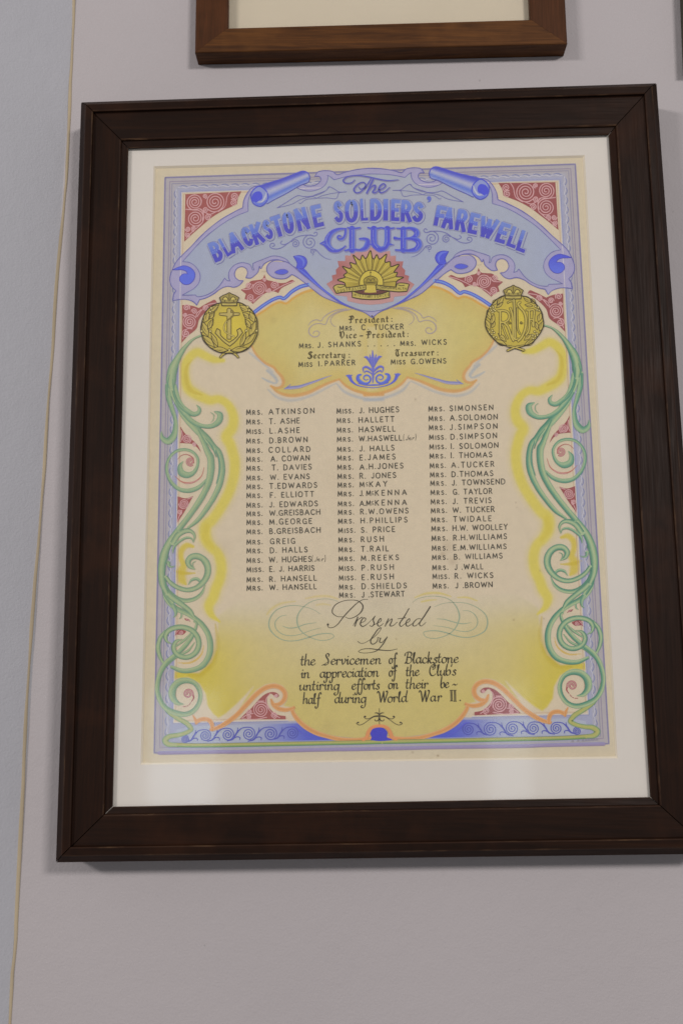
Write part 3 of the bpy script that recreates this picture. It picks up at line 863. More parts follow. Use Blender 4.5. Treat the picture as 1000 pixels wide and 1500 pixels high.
# orange airbrushed lip of the lower field, with its curls
lip1 = T(480, 970, [(470, 703), (600, 697), (700, 703), (850, 690)]) + T(620, 970, [(100, 655), (190, 622), (290, 560), (365, 480), (402, 405), (385, 372)])
lip2 = T(620, 970, [(385, 385), (455, 400), (530, 384), (575, 345), (592, 300)])
lip3 = T(620, 970, [(575, 345), (515, 342), (470, 300), (462, 250), (495, 200), (560, 176), (640, 190), (720, 240)]) + T(740, 970, [(80, 345), (170, 432), (270, 500), (350, 538), (408, 552)])
lip4 = T(740, 970, [(395, 555), (400, 500), (425, 465), (480, 452), (525, 468), (545, 492)])
lip5 = T(740, 970, [(545, 492), (548, 460), (570, 415)])
bothstroke_later = []
for l, w in ((lip1, [6, 6, 6, 6, 6, 7, 7, 6.5, 5, 2]), (lip2, [4, 6, 6.5, 6, 3]), (lip3, [3, 6, 7, 7, 7, 7, 7, 7, 7, 7, 7, 6, 5]), (lip4, [5, 6.5, 6.5, 6, 6, 3]), (lip5, [3, 5, 1.5])):
    both(wash_line, l, [x * 1.25 for x in w], alb(192, 150, 106), 0.7, 0.5)
    bothstroke_later.append((l, w))
# foxing and specks on the old paper
for (x, y, r, a) in [(655, 800, 9, .2), (662, 822, 6, .25), (648, 812, 4, .3), (400, 470, 5, .12), (755, 736, 1.1, .5), (756, 743, .9, .4), (752, 908, 1.2, .6), (796, 906, 1.1, .6), (641, 1107, 1.6, .8), (608, 585, 1.5, .4), (330, 800, 12, .08), (700, 930, 14, .06),
                     (500, 700, 30, .05), (420, 560, 20, .06), (620, 960, 25, .05), (480, 1066, 10, .1), (604, 1102, 1.6, .5), (790, 836, 1.0, .5), (560, 880, 18, .08), (268, 1095, 8, .06), (580, 936, 1.3, .4)]:
    d = np.hypot(GX - x, GY - y)
    k = (a * np.exp(-(d / r) ** 2))[..., None]
    PIG[:] = PIG * (1 - k) + alb(120, 96, 66) * k
mar = np.minimum(np.minimum(GU, 1 - GU), np.minimum(GV, 1 - GV))
k = (sm(-mar, -0.005, 0.03) * 0.35)[..., None]
PIG[:] = PIG * (1 - k) + alb(186, 170, 140) * k

def build_sheet():
    P = at(GX.ravel(), GY.ravel(), SHEET_D)
    me = bpy.data.meshes.new('certificate_sheet')
    me.vertices.add(len(P)); me.vertices.foreach_set('co', P.astype(np.float32).ravel())
    i = np.arange(NU * NV).reshape(NV, NU)
    q = np.stack([i[:-1, :-1], i[1:, :-1], i[1:, 1:], i[:-1, 1:]], -1).reshape(-1)
    nf = (NU - 1) * (NV - 1)
    me.loops.add(nf * 4); me.loops.foreach_set('vertex_index', q.astype(np.int32))
    me.polygons.add(nf); me.polygons.foreach_set('loop_start', np.arange(0, nf * 4, 4, dtype=np.int32))
    me.update(calc_edges=True)
    a = me.color_attributes.new('pigment', 'FLOAT_COLOR', 'POINT')
    rgba = np.ones((NU * NV, 4), np.float32); rgba[:, :3] = PIG.reshape(-1, 3)
    a.data.foreach_set('color', rgba.ravel())
    return link('certificate_sheet', me, [M_PAINT], CERT)
SHEET = build_sheet()

# ---- border rules and the scalloped frieze
b = Ink(0)
def rect(d, w, col, layer):
    c = uv(bord(d, d))
    b.stroke([p + (1,) for p in c], w, col, layer, closed=True, smooth=False)
rect(0.6, 2.3, alb(124, 120, 153), 1)
rect(7.5, 1.0, alb(136, 126, 150), 1)
rect(10.8, 1.0, alb(132, 130, 156), 1)
def three(d, w, col, layer):
    f = 845 - d - 15
    b.stroke([p + (1,) for p in uv([(178, f), (d, f), (d, d), (600 - d, d), (600 - d, f), (422, f)])], w, col, layer, smooth=False)
three(24.0, 1.0, alb(132, 138, 178), 1)
three(25.4, 1.0, alb(190, 186, 190), 2)
three(28.2, 0.7, alb(180, 150, 126), 1)
for side in (0, 1, 3):
    L = 600 if side % 2 == 0 else 845
    n = int((L - 40) / 15.0)
    for amp, col, off in ((4.0, alb(116, 122, 164), 0), (2.4, alb(182, 182, 194), 3.2)):
        pts = []
        for i in range(n * 4 + 1):
            s = 20 + (L - 40) * i / (n * 4)
            d = 16.3 + off * .5 - amp * abs(math.sin(math.pi * i / 4 + off * .2)) + amp * .5
            pts.append([(s, d), (600 - d, s), (s, 845 - d), (d, s)][side])
        b.stroke(uv(pts), 1.15, col, 1, step=2.0)
b.build('border_frieze', SHEET)

# ---- the big scroll banner
ban = Ink(2)
R_OUT = T(460, 230, [(530, 103), (620, 107), (730, 125), (800, 142), (840, 110), (900, 98)])
R_OUT += T(600, 230, [(60, 98), (100, 106), (132, 146, 1), (95, 145), (76, 165), (80, 190), (110, 216), (150, 229), (210, 226), (245, 208, 1), (182, 175), (176, 145), (195, 108), (235, 92), (350, 125), (450, 155), (560, 180),
                      (640, 195), (700, 205), (750, 250), (790, 320), (805, 390, 1), (850, 407)])
R_OUT += T(720, 230, [(150, 430), (250, 480), (350, 545), (450, 625), (550, 720), (630, 790), (690, 850), (727, 915, 1)])
R_OUT += T(700, 370, [(875, 100), (880, 150), (860, 205), (827, 240, 1), (850, 275), (858, 330, 1), (800, 322), (740, 325), (690, 340), (660, 360), (640, 385, 1), (620, 350), (612, 335, 1), (560, 325), (480, 290), (420, 250), (365, 230),
                      (330, 230), (290, 240), (240, 225), (200, 185, 1), (240, 180), (275, 145), (278, 110), (255, 70), (210, 55), (170, 75), (158, 115), (175, 160, 1), (130, 165), (90, 140), (60, 110), (45, 62)])
R_OUT += T(600, 370, [(660, 85), (630, 45), (570, 15), (500, 12), (440, 33, 1), (480, 20), (540, 20), (585, 45), (605, 80), (600, 120), (560, 165), (500, 187), (430, 187), (375, 155, 1), (340, 175), (270, 230), (180, 310), (100, 375)])
R_OUT += T(470, 350, [(812, 550), (700, 600), (620, 635), (540, 667)])
tip = T(470, 350, [(468, 720, 1)])
top = T(460, 230, [(470, 102)])
full = R_OUT + tip + mirror(R_OUT)[::-1]
def bancol(v):
    n = np.array([math.sin(x * .11) * math.cos(y * .13) for x, y in v])[:, None]
    return LAV * (1 + 0.04 * n)
ban.fill(full, bancol, 0, grid=7)
R_IN = T(460, 230, [(530, 155), (700, 163), (830, 187, 1), (870, 152), (890, 142)])
R_IN += T(600, 230, [(10, 150), (20, 200), (50, 240), (110, 268), (180, 277), (250, 262), (305, 235, 1), (500, 210), (640, 212), (690, 225), (730, 270), (752, 340), (755, 425, 1)])
R_IN += T(720, 230, [(100, 455), (200, 500), (300, 560), (400, 630), (500, 720), (570, 790), (630, 850, 1)])
R_IN += T(700, 370, [(690, -12), (640, 25), (605, 80), (597, 130), (615, 185), (660, 230), (720, 260), (772, 285, 1), (700, 288), (645, 290, 1), (635, 305), (560, 300), (480, 265), (420, 215), (370, 150, 1), (355, 170), (322, 182, 1), (333, 150), (330, 100),
                     (300, 55), (250, 25), (190, 20), (130, 45), (112, 90, 1), (97, 93), (105, 70)])
R_IN += T(600, 230, [(730, 908, 1), (700, 895), (620, 870), (550, 850), (480, 860), (420, 890), (380, 940)])
R_IN += T(600, 370, [(330, 100), (200, 215), (100, 300), (0, 385)]) + T(470, 350, [(740, 570), (650, 612), (560, 648)])
full_in = R_IN + T(470, 350, [(465, 664, 1)]) + mirror(R_IN)[::-1]
def skycol(v):
    p = hmap(H_PX, v); u = np.abs(p[:, 0] - .5) * 2
    e = np.exp(-((u - .92) / .16) ** 2)[:, None] * 0.35 + np.exp(-(((u) / .45) ** 2 + ((p[:, 1] - .155) / .035) ** 2))[:, None] * 0.3
    c = alb(153, 160, 176) * (1 - e) + alb(144, 153, 188) * e
    pale = np.exp(-(((u - .25) / .4) ** 2 + ((p[:, 1] - .05) / .05) ** 2))[:, None] * 0.5
    return c * (1 - pale) + alb(160, 162, 174) * pale
ban.fill(full_in, skycol, 1, grid=6)
ban.stroke(full, 1.25, LAV_D, 3, closed=True, jitter=0.15)
ban.stroke(full_in, 1.0, alb(104, 103, 160), 3, closed=True, jitter=0.15)
# blue crescents, eye, leaf and the blue lining of the ends
def bothfill(ink, pts, col, layer=0, grid=0):
    ink.fill(pts, col, layer, grid); ink.twin.fill(mirror(pts), col, layer, grid)
def bothstroke(ink, pts, w, cols, layer=1, **k):
    ink.stroke(pts, w, cols, layer, **k)
    ink.twin.stroke(mirror(pts), w, cols[::-1] if isinstance(cols, list) else cols, layer, **k)
cres = T(700, 370, [(852, 45, 1), (800, 25), (740, 14), (680, 40), (645, 90), (658, 150), (700, 185), (750, 185), (787, 150), (785, 115), (755, 90), (714, 90, 1), (725, 68), (765, 50), (815, 48)])
def crescol(v):
    t = sm(v[:, 1], cres[0][1] - 8, cres[0][1] + 24)[:, None]
    return alb(74, 80, 196) * (1 - t) + alb(88, 104, 208) * t
bothfill(ban, cres, crescol, 4, 5)
bothstroke(ban, cres, 0.8, alb(70, 70, 176), 5, closed=True)
bothfill(ban, T(600, 370, [(408, 128), (430, 108), (470, 102), (512, 112), (532, 126), (500, 145), (460, 150), (425, 142)]), alb(84, 92, 198), 4)
bothstroke(ban, T(600, 370, [(408, 128), (430, 108), (470, 102), (512, 112), (532, 126), (500, 145), (460, 150), (425, 142)]), 0.8, LAV_D, 5, closed=True)
loop = T(600, 370, [(380, 62), (420, 38), (480, 20), (540, 20), (585, 45), (605, 80), (600, 120), (560, 165), (500, 187), (430, 187), (375, 155)])
bothstroke(ban, loop, 1.1, LAV_D, 4)
bothfill(ban, T(600, 230, [(436, 912, 1), (500, 893), (570, 897), (628, 930), (660, 985, 1), (612, 985), (600, 940), (550, 905)]), CRM, 2)
leaf = T(600, 370, [(355, -10, 1), (300, -15), (250, 5), (232, 45), (245, 85), (275, 108), (330, 98), (322, 60), (335, 25)])
bothfill(ban, leaf, alb(76, 84, 196), 4)
bothstroke(ban, T(600, 370, [(345, -8), (290, 5), (262, 45), (270, 85)]), [1, 3, 3, 1], alb(98, 112, 214), 5)
bothstroke(ban, leaf, 0.9, alb(66, 64, 170), 5, closed=True)
lining = T(600, 370, [(330, 95, 1), (270, 103), (200, 182), (100, 292), (0, 378)]) + T(470, 350, [(740, 560), (660, 606, 1), (735, 582), (815, 528)]) + T(600, 370, [(100, 318), (200, 230), (290, 150)])
bothfill(ban, lining, alb(76, 82, 192), 4)
bothstroke(ban, T(600, 370, [(315, 105), (250, 160), (160, 255), (60, 345), (-30, 410)]), [1, 2.2, 2.4, 2, .5], alb(96, 110, 212), 5)
bothstroke(ban, T(600, 370, [(380, 62), (290, 150), (200, 230), (100, 318), (0, 400)]) + T(470, 350, [(735, 582), (655, 612)]), 1.0, LAV_D, 5)
# the rolled ends at the top
roll = T(600, 230, [(235, 92), (350, 125), (450, 155), (560, 180), (645, 204), (620, 290), (575, 362), (520, 338), (400, 285), (260, 215), (190, 190), (176, 150), (195, 108)])
RA, RB = T(600, 230, [(235, 92)])[0], T(600, 230, [(645, 204)])[0]
RC, RD = T(600, 230, [(190, 190)])[0], T(600, 230, [(575, 365)])[0]
def rollcol_for(mir):
    a, bb, c, d = [np.array(x) for x in ((RA, RB, RC, RD) if not mir else [mirror([q])[0] for q in (RA, RB, RC, RD)])]
    def f(v):
        ax = (bb - a) / np.linalg.norm(bb - a)
        s = (v - a) @ ax / np.linalg.norm(bb - a)
        up = a + np.outer(s, bb - a); dn = c + np.outer(s, d - c)
        t = np.clip(np.linalg.norm(v - up, axis=1) / np.maximum(np.linalg.norm(dn - up, axis=1), 1e-3), 0, 1)
        cols = [alb(70, 72, 180), alb(92, 100, 188), alb(166, 168, 188), alb(156, 162, 188), alb(84, 106, 190), alb(116, 134, 194), alb(140, 150, 190)]
        ks = [0, .2, .42, .52, .74, .87, 1.0]
        return np.stack([np.interp(t, ks, [q[i] for q in cols]) for i in range(3)], 1)
    return f
for mir in (False, True):
    g = (lambda p: mirror(p)) if mir else (lambda p: p)
    ban.fill(g(roll), rollcol_for(mir), 5, grid=2.4)
    ban.stroke(g(T(600, 230, [(176, 150), (195, 108), (235, 92), (350, 125), (450, 155), (560, 180), (645, 204)])), [1, 1.6, 2.4, 2.6, 2.4, 2.2, 2], alb(78, 82, 186), 7)
    ban.stroke(g(T(600, 230, [(176, 150), (190, 190), (260, 215), (400, 285), (520, 338), (580, 368)])), 1.1, alb(84, 86, 170), 7)
    circ = T(600, 230, [(644, 203), (690, 222), (720, 262), (722, 310), (700, 360), (645, 386), (595, 362), (568, 310), (575, 262), (605, 225)])
    ban.fill(g(circ), alb(132, 142, 190), 6, grid=0)
    ban.stroke(g(circ), 1.7, alb(74, 82, 190), 8, closed=True)
    core = T(600, 230, [(640, 250), (690, 256), (716, 290), (710, 335), (680, 350), (655, 335), (625, 322), (618, 285)])
    ban.fill(g(core), alb(72, 78, 196), 7)
    ban.stroke(g(T(600, 230, [(588, 335), (620, 362), (665, 366), (700, 340)])), [1, 2.6, 2.6, 1], alb(96, 112, 200), 8)
    ban.stroke(g(T(600, 230, [(580, 262), (592, 300), (625, 345), (660, 345)])), [1, 2.5, 2, .8], alb(176, 180, 196), 8)
ban.build('scroll_banner', SHEET)

# ---- heading lettering and its flourishes
hd = Ink(6)
def block(word_quads):
    """Heavy two-tone capitals: each letter fills its own four-cornered cell (TL, TR, BR, BL)."""
    for ch, q in word_quads:
        q = [np.array(p) for p in q]
        wd, st = CAPS[ch]
        wd = max(wd, 0.01)
        hgt = (np.linalg.norm(q[3] - q[0]) + np.linalg.norm(q[2] - q[1])) / 2
        wid = (np.linalg.norm(q[1] - q[0]) + np.linalg.norm(q[2] - q[3])) / 2
        sw = min(6.0, wid * 0.42) if ch not in 'I' else min(7.0, wid)
        mx, my = sw / 2 / max(wid, .1), sw / 2 / hgt
        def mp(a, b_):
            s = mx + (1 - 2 * mx) * (a / wd) if ch != 'I' else 0.5
            t = my + (1 - 2 * my) * (1 - b_)
            return (q[0] * (1 - s) + q[1] * s) * (1 - t) + (q[3] * (1 - s) + q[2] * s) * t, t
        segs = []
        for smooth, pts in st:
            segs += [(True, pts)] if smooth else [(False, list(ab_)) for ab_ in zip(pts[:-1], pts[1:])]
        for smooth, pts in segs:
            pp = [mp(*p) for p in pts]
            P = [tuple(a) for a, t in pp]
            if smooth:
                C_, tp = catmull(P, False, 0.8)
            else:
                C_, tp = catmull([p + (1,) for p in P], False, 0.8)
            tv = np.interp(tp, np.arange(len(pp)), [t for a, t in pp])
            closed_ = smooth and np.linalg.norm(C_[0] - C_[-1]) < 0.5
            # square ends: carry the line on by half its breadth
            d0 = C_[0] - C_[1]; d1 = C_[-1] - C_[-2]
            if not closed_: C_ = np.vstack([C_[0] + d0 / np.linalg.norm(d0) * sw * .45, C_, C_[-1] + d1 / np.linalg.norm(d1) * sw * .45])
            if not closed_: tv = np.concatenate([[tv[0]], tv, [tv[-1]]])
            d = np.gradient(C_, axis=0); d /= np.linalg.norm(d, axis=1)[:, None]
            n = np.stack([-d[:, 1], d[:, 0]], 1)
            def lay(w, off, colf, layer):
                V = np.stack([C_ - n * w / 2 + off, C_ + n * w / 2 + off], 1).reshape(-1, 2)
                m = len(C_)
                F = [(2 * i, 2 * i + 2, 2 * i + 3, 2 * i + 1) for i in range(m - 1)]
                hd.add(V, np.repeat(colf, 2, 0), F, layer)
            one = lambda c: np.tile(c, (len(C_), 1))
            lay(sw + 4.4, np.array([1.2, 1.2]), one(alb(106, 105, 156)), 0)
            lay(sw + 2.8, np.array([1.0, 1.0]), one(alb(152, 156, 176)), 1)
            lo = sm(tv, .46, .56)[:, None]; hi = sm(tv, 0, .45)[:, None]
            lay(sw, np.zeros(2), (alb(108, 127, 192) * (1 - hi) + alb(92, 111, 194) * hi) * (1 - lo) + alb(72, 71, 177) * lo, 2)
        # row of light stipples where the two blues meet
        for s in ((.22, .42, .6, .8) if ch not in 'IL' else (.4, .6) if ch == 'I' else (.2, .35)):
            for t, r in ((.45, .85), (.55, .6)):
                s2 = s + (0.06 if r < .7 else 0)
                p = (q[0] * (1 - s2) + q[1] * s2) * (1 - t) + (q[3] * (1 - s2) + q[2] * s2) * t
                hd.dot(p[0], p[1], r * .62, alb(150, 160, 206), 3)
tA = lambda *p: T(220, 230, p); tB = lambda *p: T(350, 230, p); tC = lambda *p: T(460, 230, p); tD = lambda *p: T(600, 230, p); tE = lambda *p: T(720, 230, p)
tZ = lambda *p: T(300, 290, p, 10)
block([('B', tZ((32, 672), (195, 618), (285, 893), (158, 950))), ('L', tZ((190, 602), (275, 575), (425, 800), (330, 868))), ('A', tZ((318, 532), (448, 480), (590, 748), (395, 828))),
       ('C', tZ((503, 452), (640, 408), (728, 675), (605, 732))), ('K', tB((85, 622), (192, 585), (245, 775), (155, 812))), ('S', tB((205, 595), (268, 562), (325, 735), (255, 765))),
       ('T', tB((272, 556), (378, 522), (415, 715), (350, 745))), ('O', tB((385, 512), (482, 490), (515, 690), (418, 712))), ('N', tB((500, 478), (600, 452), (658, 655), (545, 685))), ('E', tB((650, 450), (745, 430), (782, 630), (692, 650)))])
block([('S', tC((172, 408), (250, 396), (272, 590), (190, 606))), ('O', tC((278, 390), (402, 384), (402, 598), (282, 604))), ('L', tC((424, 380), (466, 378), (500, 580), (424, 584))), ('D', tC((512, 382), (618, 382), (618, 582), (512, 584))),
       ('I', tC((633, 380), (677, 382), (675, 584), (632, 584))), ('E', tC((703, 384), (792, 392), (778, 588), (702, 585))), ('R', tC((796, 390), (898, 402), (892, 602), (790, 592))), ('S', tD((38, 408), (130, 415), (118, 592), (15, 598)))])
block([('F', tD((250, 438), (348, 458), (305, 640), (215, 628))), ('A', tD((325, 455), (412, 466), (395, 668), (282, 650))), ('R', tD((442, 474), (548, 492), (505, 695), (408, 668))), ('E', tD((558, 504), (652, 528), (608, 712), (524, 694))),
       ('W', tD((652, 532), (830, 580), (740, 755), (628, 722))), ('E', tD((838, 590), (932, 622), (862, 798), (772, 772))), ('L', tE((200, 630), (255, 650), (215, 842), (125, 808))), ('L', tE((280, 664), (345, 690), (300, 882), (212, 850)))])
hd.dot(*T(600, 230, [(175, 377)])[0], 3.2, alb(92, 104, 190), 2)
hd.stroke(T(600, 230, [(188, 385), (178, 405), (160, 412)]), [2.5, 2, .6], alb(92, 104, 190), 3)
# CLUB
def swash(pts, w, layer=2):
    P, tp = catmull(pts, False, 0.9)
    hd.stroke([(x + 1.1, y + 1.1) for x, y in [p[:2] for p in pts]], [q + 1.6 for q in w] if not np.isscalar(w) else w + 1.6, alb(122, 122, 168), 0)
    hd.stroke(pts, w, [alb(92, 112, 200), alb(72, 74, 186), alb(78, 84, 194)], layer)
swash(tC((288, 655), (225, 660), (165, 688), (125, 745), (122, 800), (150, 842), (205, 858), (255, 840), (285, 812)), [2, 4, 6, 8.2, 8.6, 7.5, 4.5, 3, 1.5])
swash(tC((50, 790), (85, 778), (120, 765)), [.5, 2.5, 6])
swash(tC((50, 790), (85, 800), (120, 820)), [.5, 2.5, 6])
swash(tC((288, 655), (282, 710), (262, 745), (230, 752), (212, 735), (225, 718), (242, 725)), [3, 3.2, 3.4, 3, 2.4, 2.4, 2])
swash(tC((345, 650), (345, 750), (345, 855)), 8.2)
swash(tC((305, 645), (345, 655), (418, 646)), [2, 3, 2]); swash(tC((280, 856), (330, 845), (360, 845), (430, 852)), [2, 3.5, 3.5, 2.6])
swash(tC((418, 850), (462, 832), (486, 795), (488, 765), (465, 750), (415, 748)), [3, 6.5, 8, 6, 4.5, 2.5])
swash(tC((545, 650), (545, 760), (556, 810), (600, 838), (645, 830), (664, 790), (668, 740), (668, 650)), [8.4, 8.4, 8.4, 6.5, 6.5, 8, 8, 8])
swash(tC((490, 645), (545, 656), (612, 646)), [2, 3, 2]); swash(tC((612, 646), (668, 656), (730, 648)), [2, 3, 2])
swash(tC((500, 800), (530, 800), (560, 818)), [.6, 3, 5]); swash(tC((722, 800), (690, 800), (655, 815)), [.6, 3, 5])
swash(tC((545, 820), (600, 848), (660, 822)), [4, 6, 4])
swash(tC((815, 655), (815, 755), (815, 855)), 8.2)
swash(tC((752, 650), (815, 655), (880, 650), (928, 672), (938, 700), (915, 732), (870, 745), (815, 745)), [1.5, 3, 4, 7, 7.4, 6, 3.5, 3])
swash(tC((735, 740), (770, 746), (815, 746)), [4.5, 3, 3])
swash(tC((815, 746), (890, 746), (945, 765), (958, 805), (930, 842), (870, 856), (815, 855), (742, 850)), [3, 4, 7.6, 8.4, 7, 4.5, 3.4, 2])
for ln in (((135, 705), (112, 745), (118, 790), (140, 825), (175, 850)), ((345, 672), (345, 730), (345, 800), (345, 840)), ((540, 672), (540, 730), (548, 790), (580, 832)), ((664, 672), (664, 730), (662, 780), (640, 822)), ((815, 672), (815, 730), (815, 780), (815, 835)), ((930, 680), (930, 715)), ((945, 775), (955, 805), (930, 842))):
    P, tp = catmull(tC(*ln), False, 1.0)
    for p in P[::2]:
        hd.dot(p[0], p[1], .55, alb(156, 166, 210), 4)
# The
TH = alb(82, 84, 172); THS = alb(124, 122, 160)
for dx, col, ly, ew in ((1.1, THS, 1, .5), (0, TH, 2, 0)):
    def th(pts, w):
        hd.stroke([(x + dx, y + dx) for x, y in tC(*pts)], [q + ew for q in w], col, ly)
    th(((372, 205), (345, 232), (310, 240), (275, 232), (265, 212), (300, 182), (390, 168), (480, 178), (580, 200), (680, 215), (770, 206)), [.6, 1.2, 1.5, 2, 2, 1.4, 1.4, 1.8, 2, 1.6, .6])
    th(((405, 270), (420, 292), (450, 285), (470, 255), (455, 232), (420, 236), (378, 268), (362, 300), (380, 325), (415, 322), (455, 290), (500, 230), (520, 195)), [.8, 1.2, 1.5, 1.6, 1.5, 1.6, 2, 2.2, 2, 1.6, 1.5, 1.6, 1.2])
    th(((545, 190), (515, 255), (480, 330)), [1.6, 2.4, 2.4])
    th(((492, 310), (530, 268), (556, 258), (556, 285), (535, 322), (560, 326), (590, 300)), [1, 1.6, 2.4, 2.6, 2.4, 1.6, 1])
    th(((585, 300), (625, 288), (650, 262), (640, 244), (610, 256), (590, 295), (605, 325), (645, 315), (690, 275)), [1, 1.4, 1.8, 1.8, 2.2, 2.6, 2.2, 1.4, .8])
# hairline flourishes of the heading, both sides
FL = alb(106, 106, 166)
for pts, w in ((tC((720, 305), (790, 300), (830, 272), (880, 248), (900, 275), (1000, 310)) + tD((170, 325), (250, 320), (290, 310), (400, 365), (487, 410)), 1.0),
               (tC((720, 305), (790, 312), (815, 358), (900, 348), (1000, 342)) + tD((150, 330), (260, 345), (350, 385), (487, 410)), .8),
               (tC((720, 305), (850, 310), (960, 330)) + tD((120, 345), (220, 352), (275, 385), (285, 375)), .8),
               (tD((0, 250), (40, 285), (110, 315), (200, 325)), .8),
               (tD(*spiral(200, 745, 70, 2.1, -130, 1, .15)), 1.1), (tD((155, 692), (200, 680), (270, 680), (330, 695), (390, 735), (470, 782), (530, 785), (566, 765), (560, 738), (532, 735), (524, 755), (545, 762)), 1.1),
               (tD(*spiral(332, 750, 40, 1.9, -30, -1, .15)), 1.1), (tD((165, 690), (138, 688), (127, 668), (142, 655), (158, 666)), 1.1), (tD((395, 737), (440, 752), (470, 735), (452, 716)), 1.0),
               (tD((195, 812), (150, 815), (110, 860), (60, 900), (10, 916)), [.8, 1.1, 1.1, .8, .4]), (tD(*spiral(175, 832, 26, 1.4, 180, 1, .2)), 1.0), (tD((170, 858), (180, 866)), 1.0)):
    bothstroke(hd, pts, w, FL, 1)
hd.build('heading_lettering', SHEET)

# ---- red filigree panels: each a panel of its own, on both sides
def panel(outline, spirals, curls=(), sw=1.4, tile=None, k=6.25):
    for mir in (0, 1):
        ink = Ink(2)
        g = mirror if mir else (lambda p: p)
        red = alb(148, 80, 77) if mir else RED
        ink.fill(g(T(*tile, outline, k)), lambda v: red * (1 + 0.06 * np.sin(v[:, :1] * .7) * np.cos(v[:, 1:] * .9)), 0, grid=5)
        for (x, y, r, tn, a0, sg) in spirals:
            ink.stroke(g(T(*tile, spiral(x, y, r * 1.04, tn + (.7 if r > 40 else .3), a0, sg), k)), sw, PINK, 2, jitter=.12)
        for c in curls:
            ink.stroke(g(T(*tile, c, k)), sw * .9, PINK, 1, jitter=.12)
        ink.build('filigree_panel', SHEET)
panel([(60, 238, 1), (580, 232, 1), (608, 668, 1), (540, 610), (450, 540), (350, 465), (250, 410), (150, 370), (105, 352, 1), (95, 300)],
      [(310, 320, 90, 2.6, 40, 1), (495, 308, 74, 2.4, 100, -1), (495, 460, 78, 2.4, -100, -1), (130, 280, 34, 1.6, 90, 1), (140, 337, 32, 1.6, -60, -1), (400, 262, 22, 1.4, 100, 1), (402, 385, 28, 1.6, 0, 1), (378, 458, 30, 1.5, 200, 1), (570, 553, 24, 1.5, 0, 1), (515, 553, 24, 1.5, 90, -1), (572, 607, 24, 1.5, -60, 1)],
      [[(170, 240), (195, 280), (205, 330), (220, 370), (280, 410)], [(580, 370), (520, 378), (440, 378), (420, 420), (430, 480)], [(430, 500), (480, 545), (540, 590), (590, 640)], [(300, 410), (360, 430), (420, 400), (450, 375)]], tile=(720, 230))
panel([(350, 222, 1), (375, 205), (440, 228), (500, 225), (560, 205), (610, 188), (627, 140, 1), (650, 180), (700, 188), (750, 192), (765, 200), (795, 245), (852, 268, 1), (805, 310, 1), (820, 355, 1), (775, 372), (745, 405, 1), (690, 360), (620, 310), (560, 298), (505, 318, 1), (480, 280), (420, 250)],
      [(680, 267, 64, 2.5, 150, 1), (540, 245, 36, 1.7, 160, 1), (592, 287, 20, 1.4, 0, 1), (632, 188, 16, 1.3, 90, 1), (780, 235, 26, 1.5, 200, 1), (762, 345, 36, 1.7, 150, -1)],
      [[(360, 222), (430, 240), (500, 270), (560, 300)], [(735, 225), (760, 260), (830, 268)], [(640, 320), (700, 350), (740, 390)]], tile=(600, 370))
panel([(450, 375, 1), (470, 345), (520, 362), (560, 380), (620, 412, 1), (680, 388), (775, 375, 1), (778, 520), (795, 725, 1), (730, 662), (650, 600), (622, 520), (540, 435)],
      [(710, 535, 66, 2.4, -150, 1), (735, 402, 30, 1.5, 150, 1), (665, 440, 26, 1.5, 0, -1), (750, 640, 36, 1.6, -90, 1), (560, 418, 26, 1.5, 180, 1), (752, 465, 18, 1.3, 0, 1)],
      [[(460, 375), (540, 390), (600, 440), (640, 490)], [(690, 600), (740, 600), (780, 690)], [(600, 430), (640, 460), (650, 490)]], tile=(700, 370))
panel([(585, 680, 1), (580, 760), (597, 835, 1), (560, 838), (480, 850), (440, 880), (400, 932, 1), (430, 865), (500, 790), (550, 740)],
      [(530, 800, 42, 2.0, 120, 1), (466, 853, 18, 1.4, 90, 1)], [[(575, 720), (570, 780), (590, 825)]], sw=1.25, tile=(740, 500))
panel([(490, 455, 1), (560, 472), (635, 450, 1), (640, 560), (657, 705, 1), (580, 600), (530, 520)],
      [(580, 520, 46, 2.1, 0, 1), (625, 598, 24, 1.5, 100, 1)], [[(600, 580), (630, 640), (650, 690)], [(500, 465), (545, 480)]], sw=1.25, tile=(740, 640))
panel([(605, 75), (640, 58), (685, 55), (700, 75), (722, 118, 1), (690, 100), (640, 105)], [(652, 82, 20, 1.4, 0, 1)], [[(672, 60), (700, 90), (690, 110)], [(690, 70), (712, 62)]], sw=0.9, tile=(740, 900))
panel([(560, 738, 1), (575, 715), (618, 702, 1), (605, 722), (580, 728)], [], [[(570, 728), (600, 712)]], sw=0.9, tile=(740, 780))
panel([(465, 487, 1), (890, 468, 1), (850, 430), (780, 372), (690, 280), (640, 245), (580, 230), (535, 243), (518, 268), (540, 284), (566, 266), (590, 246), (625, 280), (630, 330), (600, 390), (540, 440), (465, 457, 1)],
      [(690, 390, 74, 2.5, 180, 1), (575, 445, 30, 1.6, 90, 1), (800, 402, 26, 1.5, 0, 1), (800, 448, 22, 1.5, 120, -1), (545, 264, 16, 1.2, 0, 1)],
      [[(600, 245), (640, 300), (625, 370), (590, 420), (520, 470)], [(640, 460), (740, 475), (860, 466)], [(720, 310), (660, 310)], [(760, 420), (820, 430), (870, 460)]], tile=(620, 970))
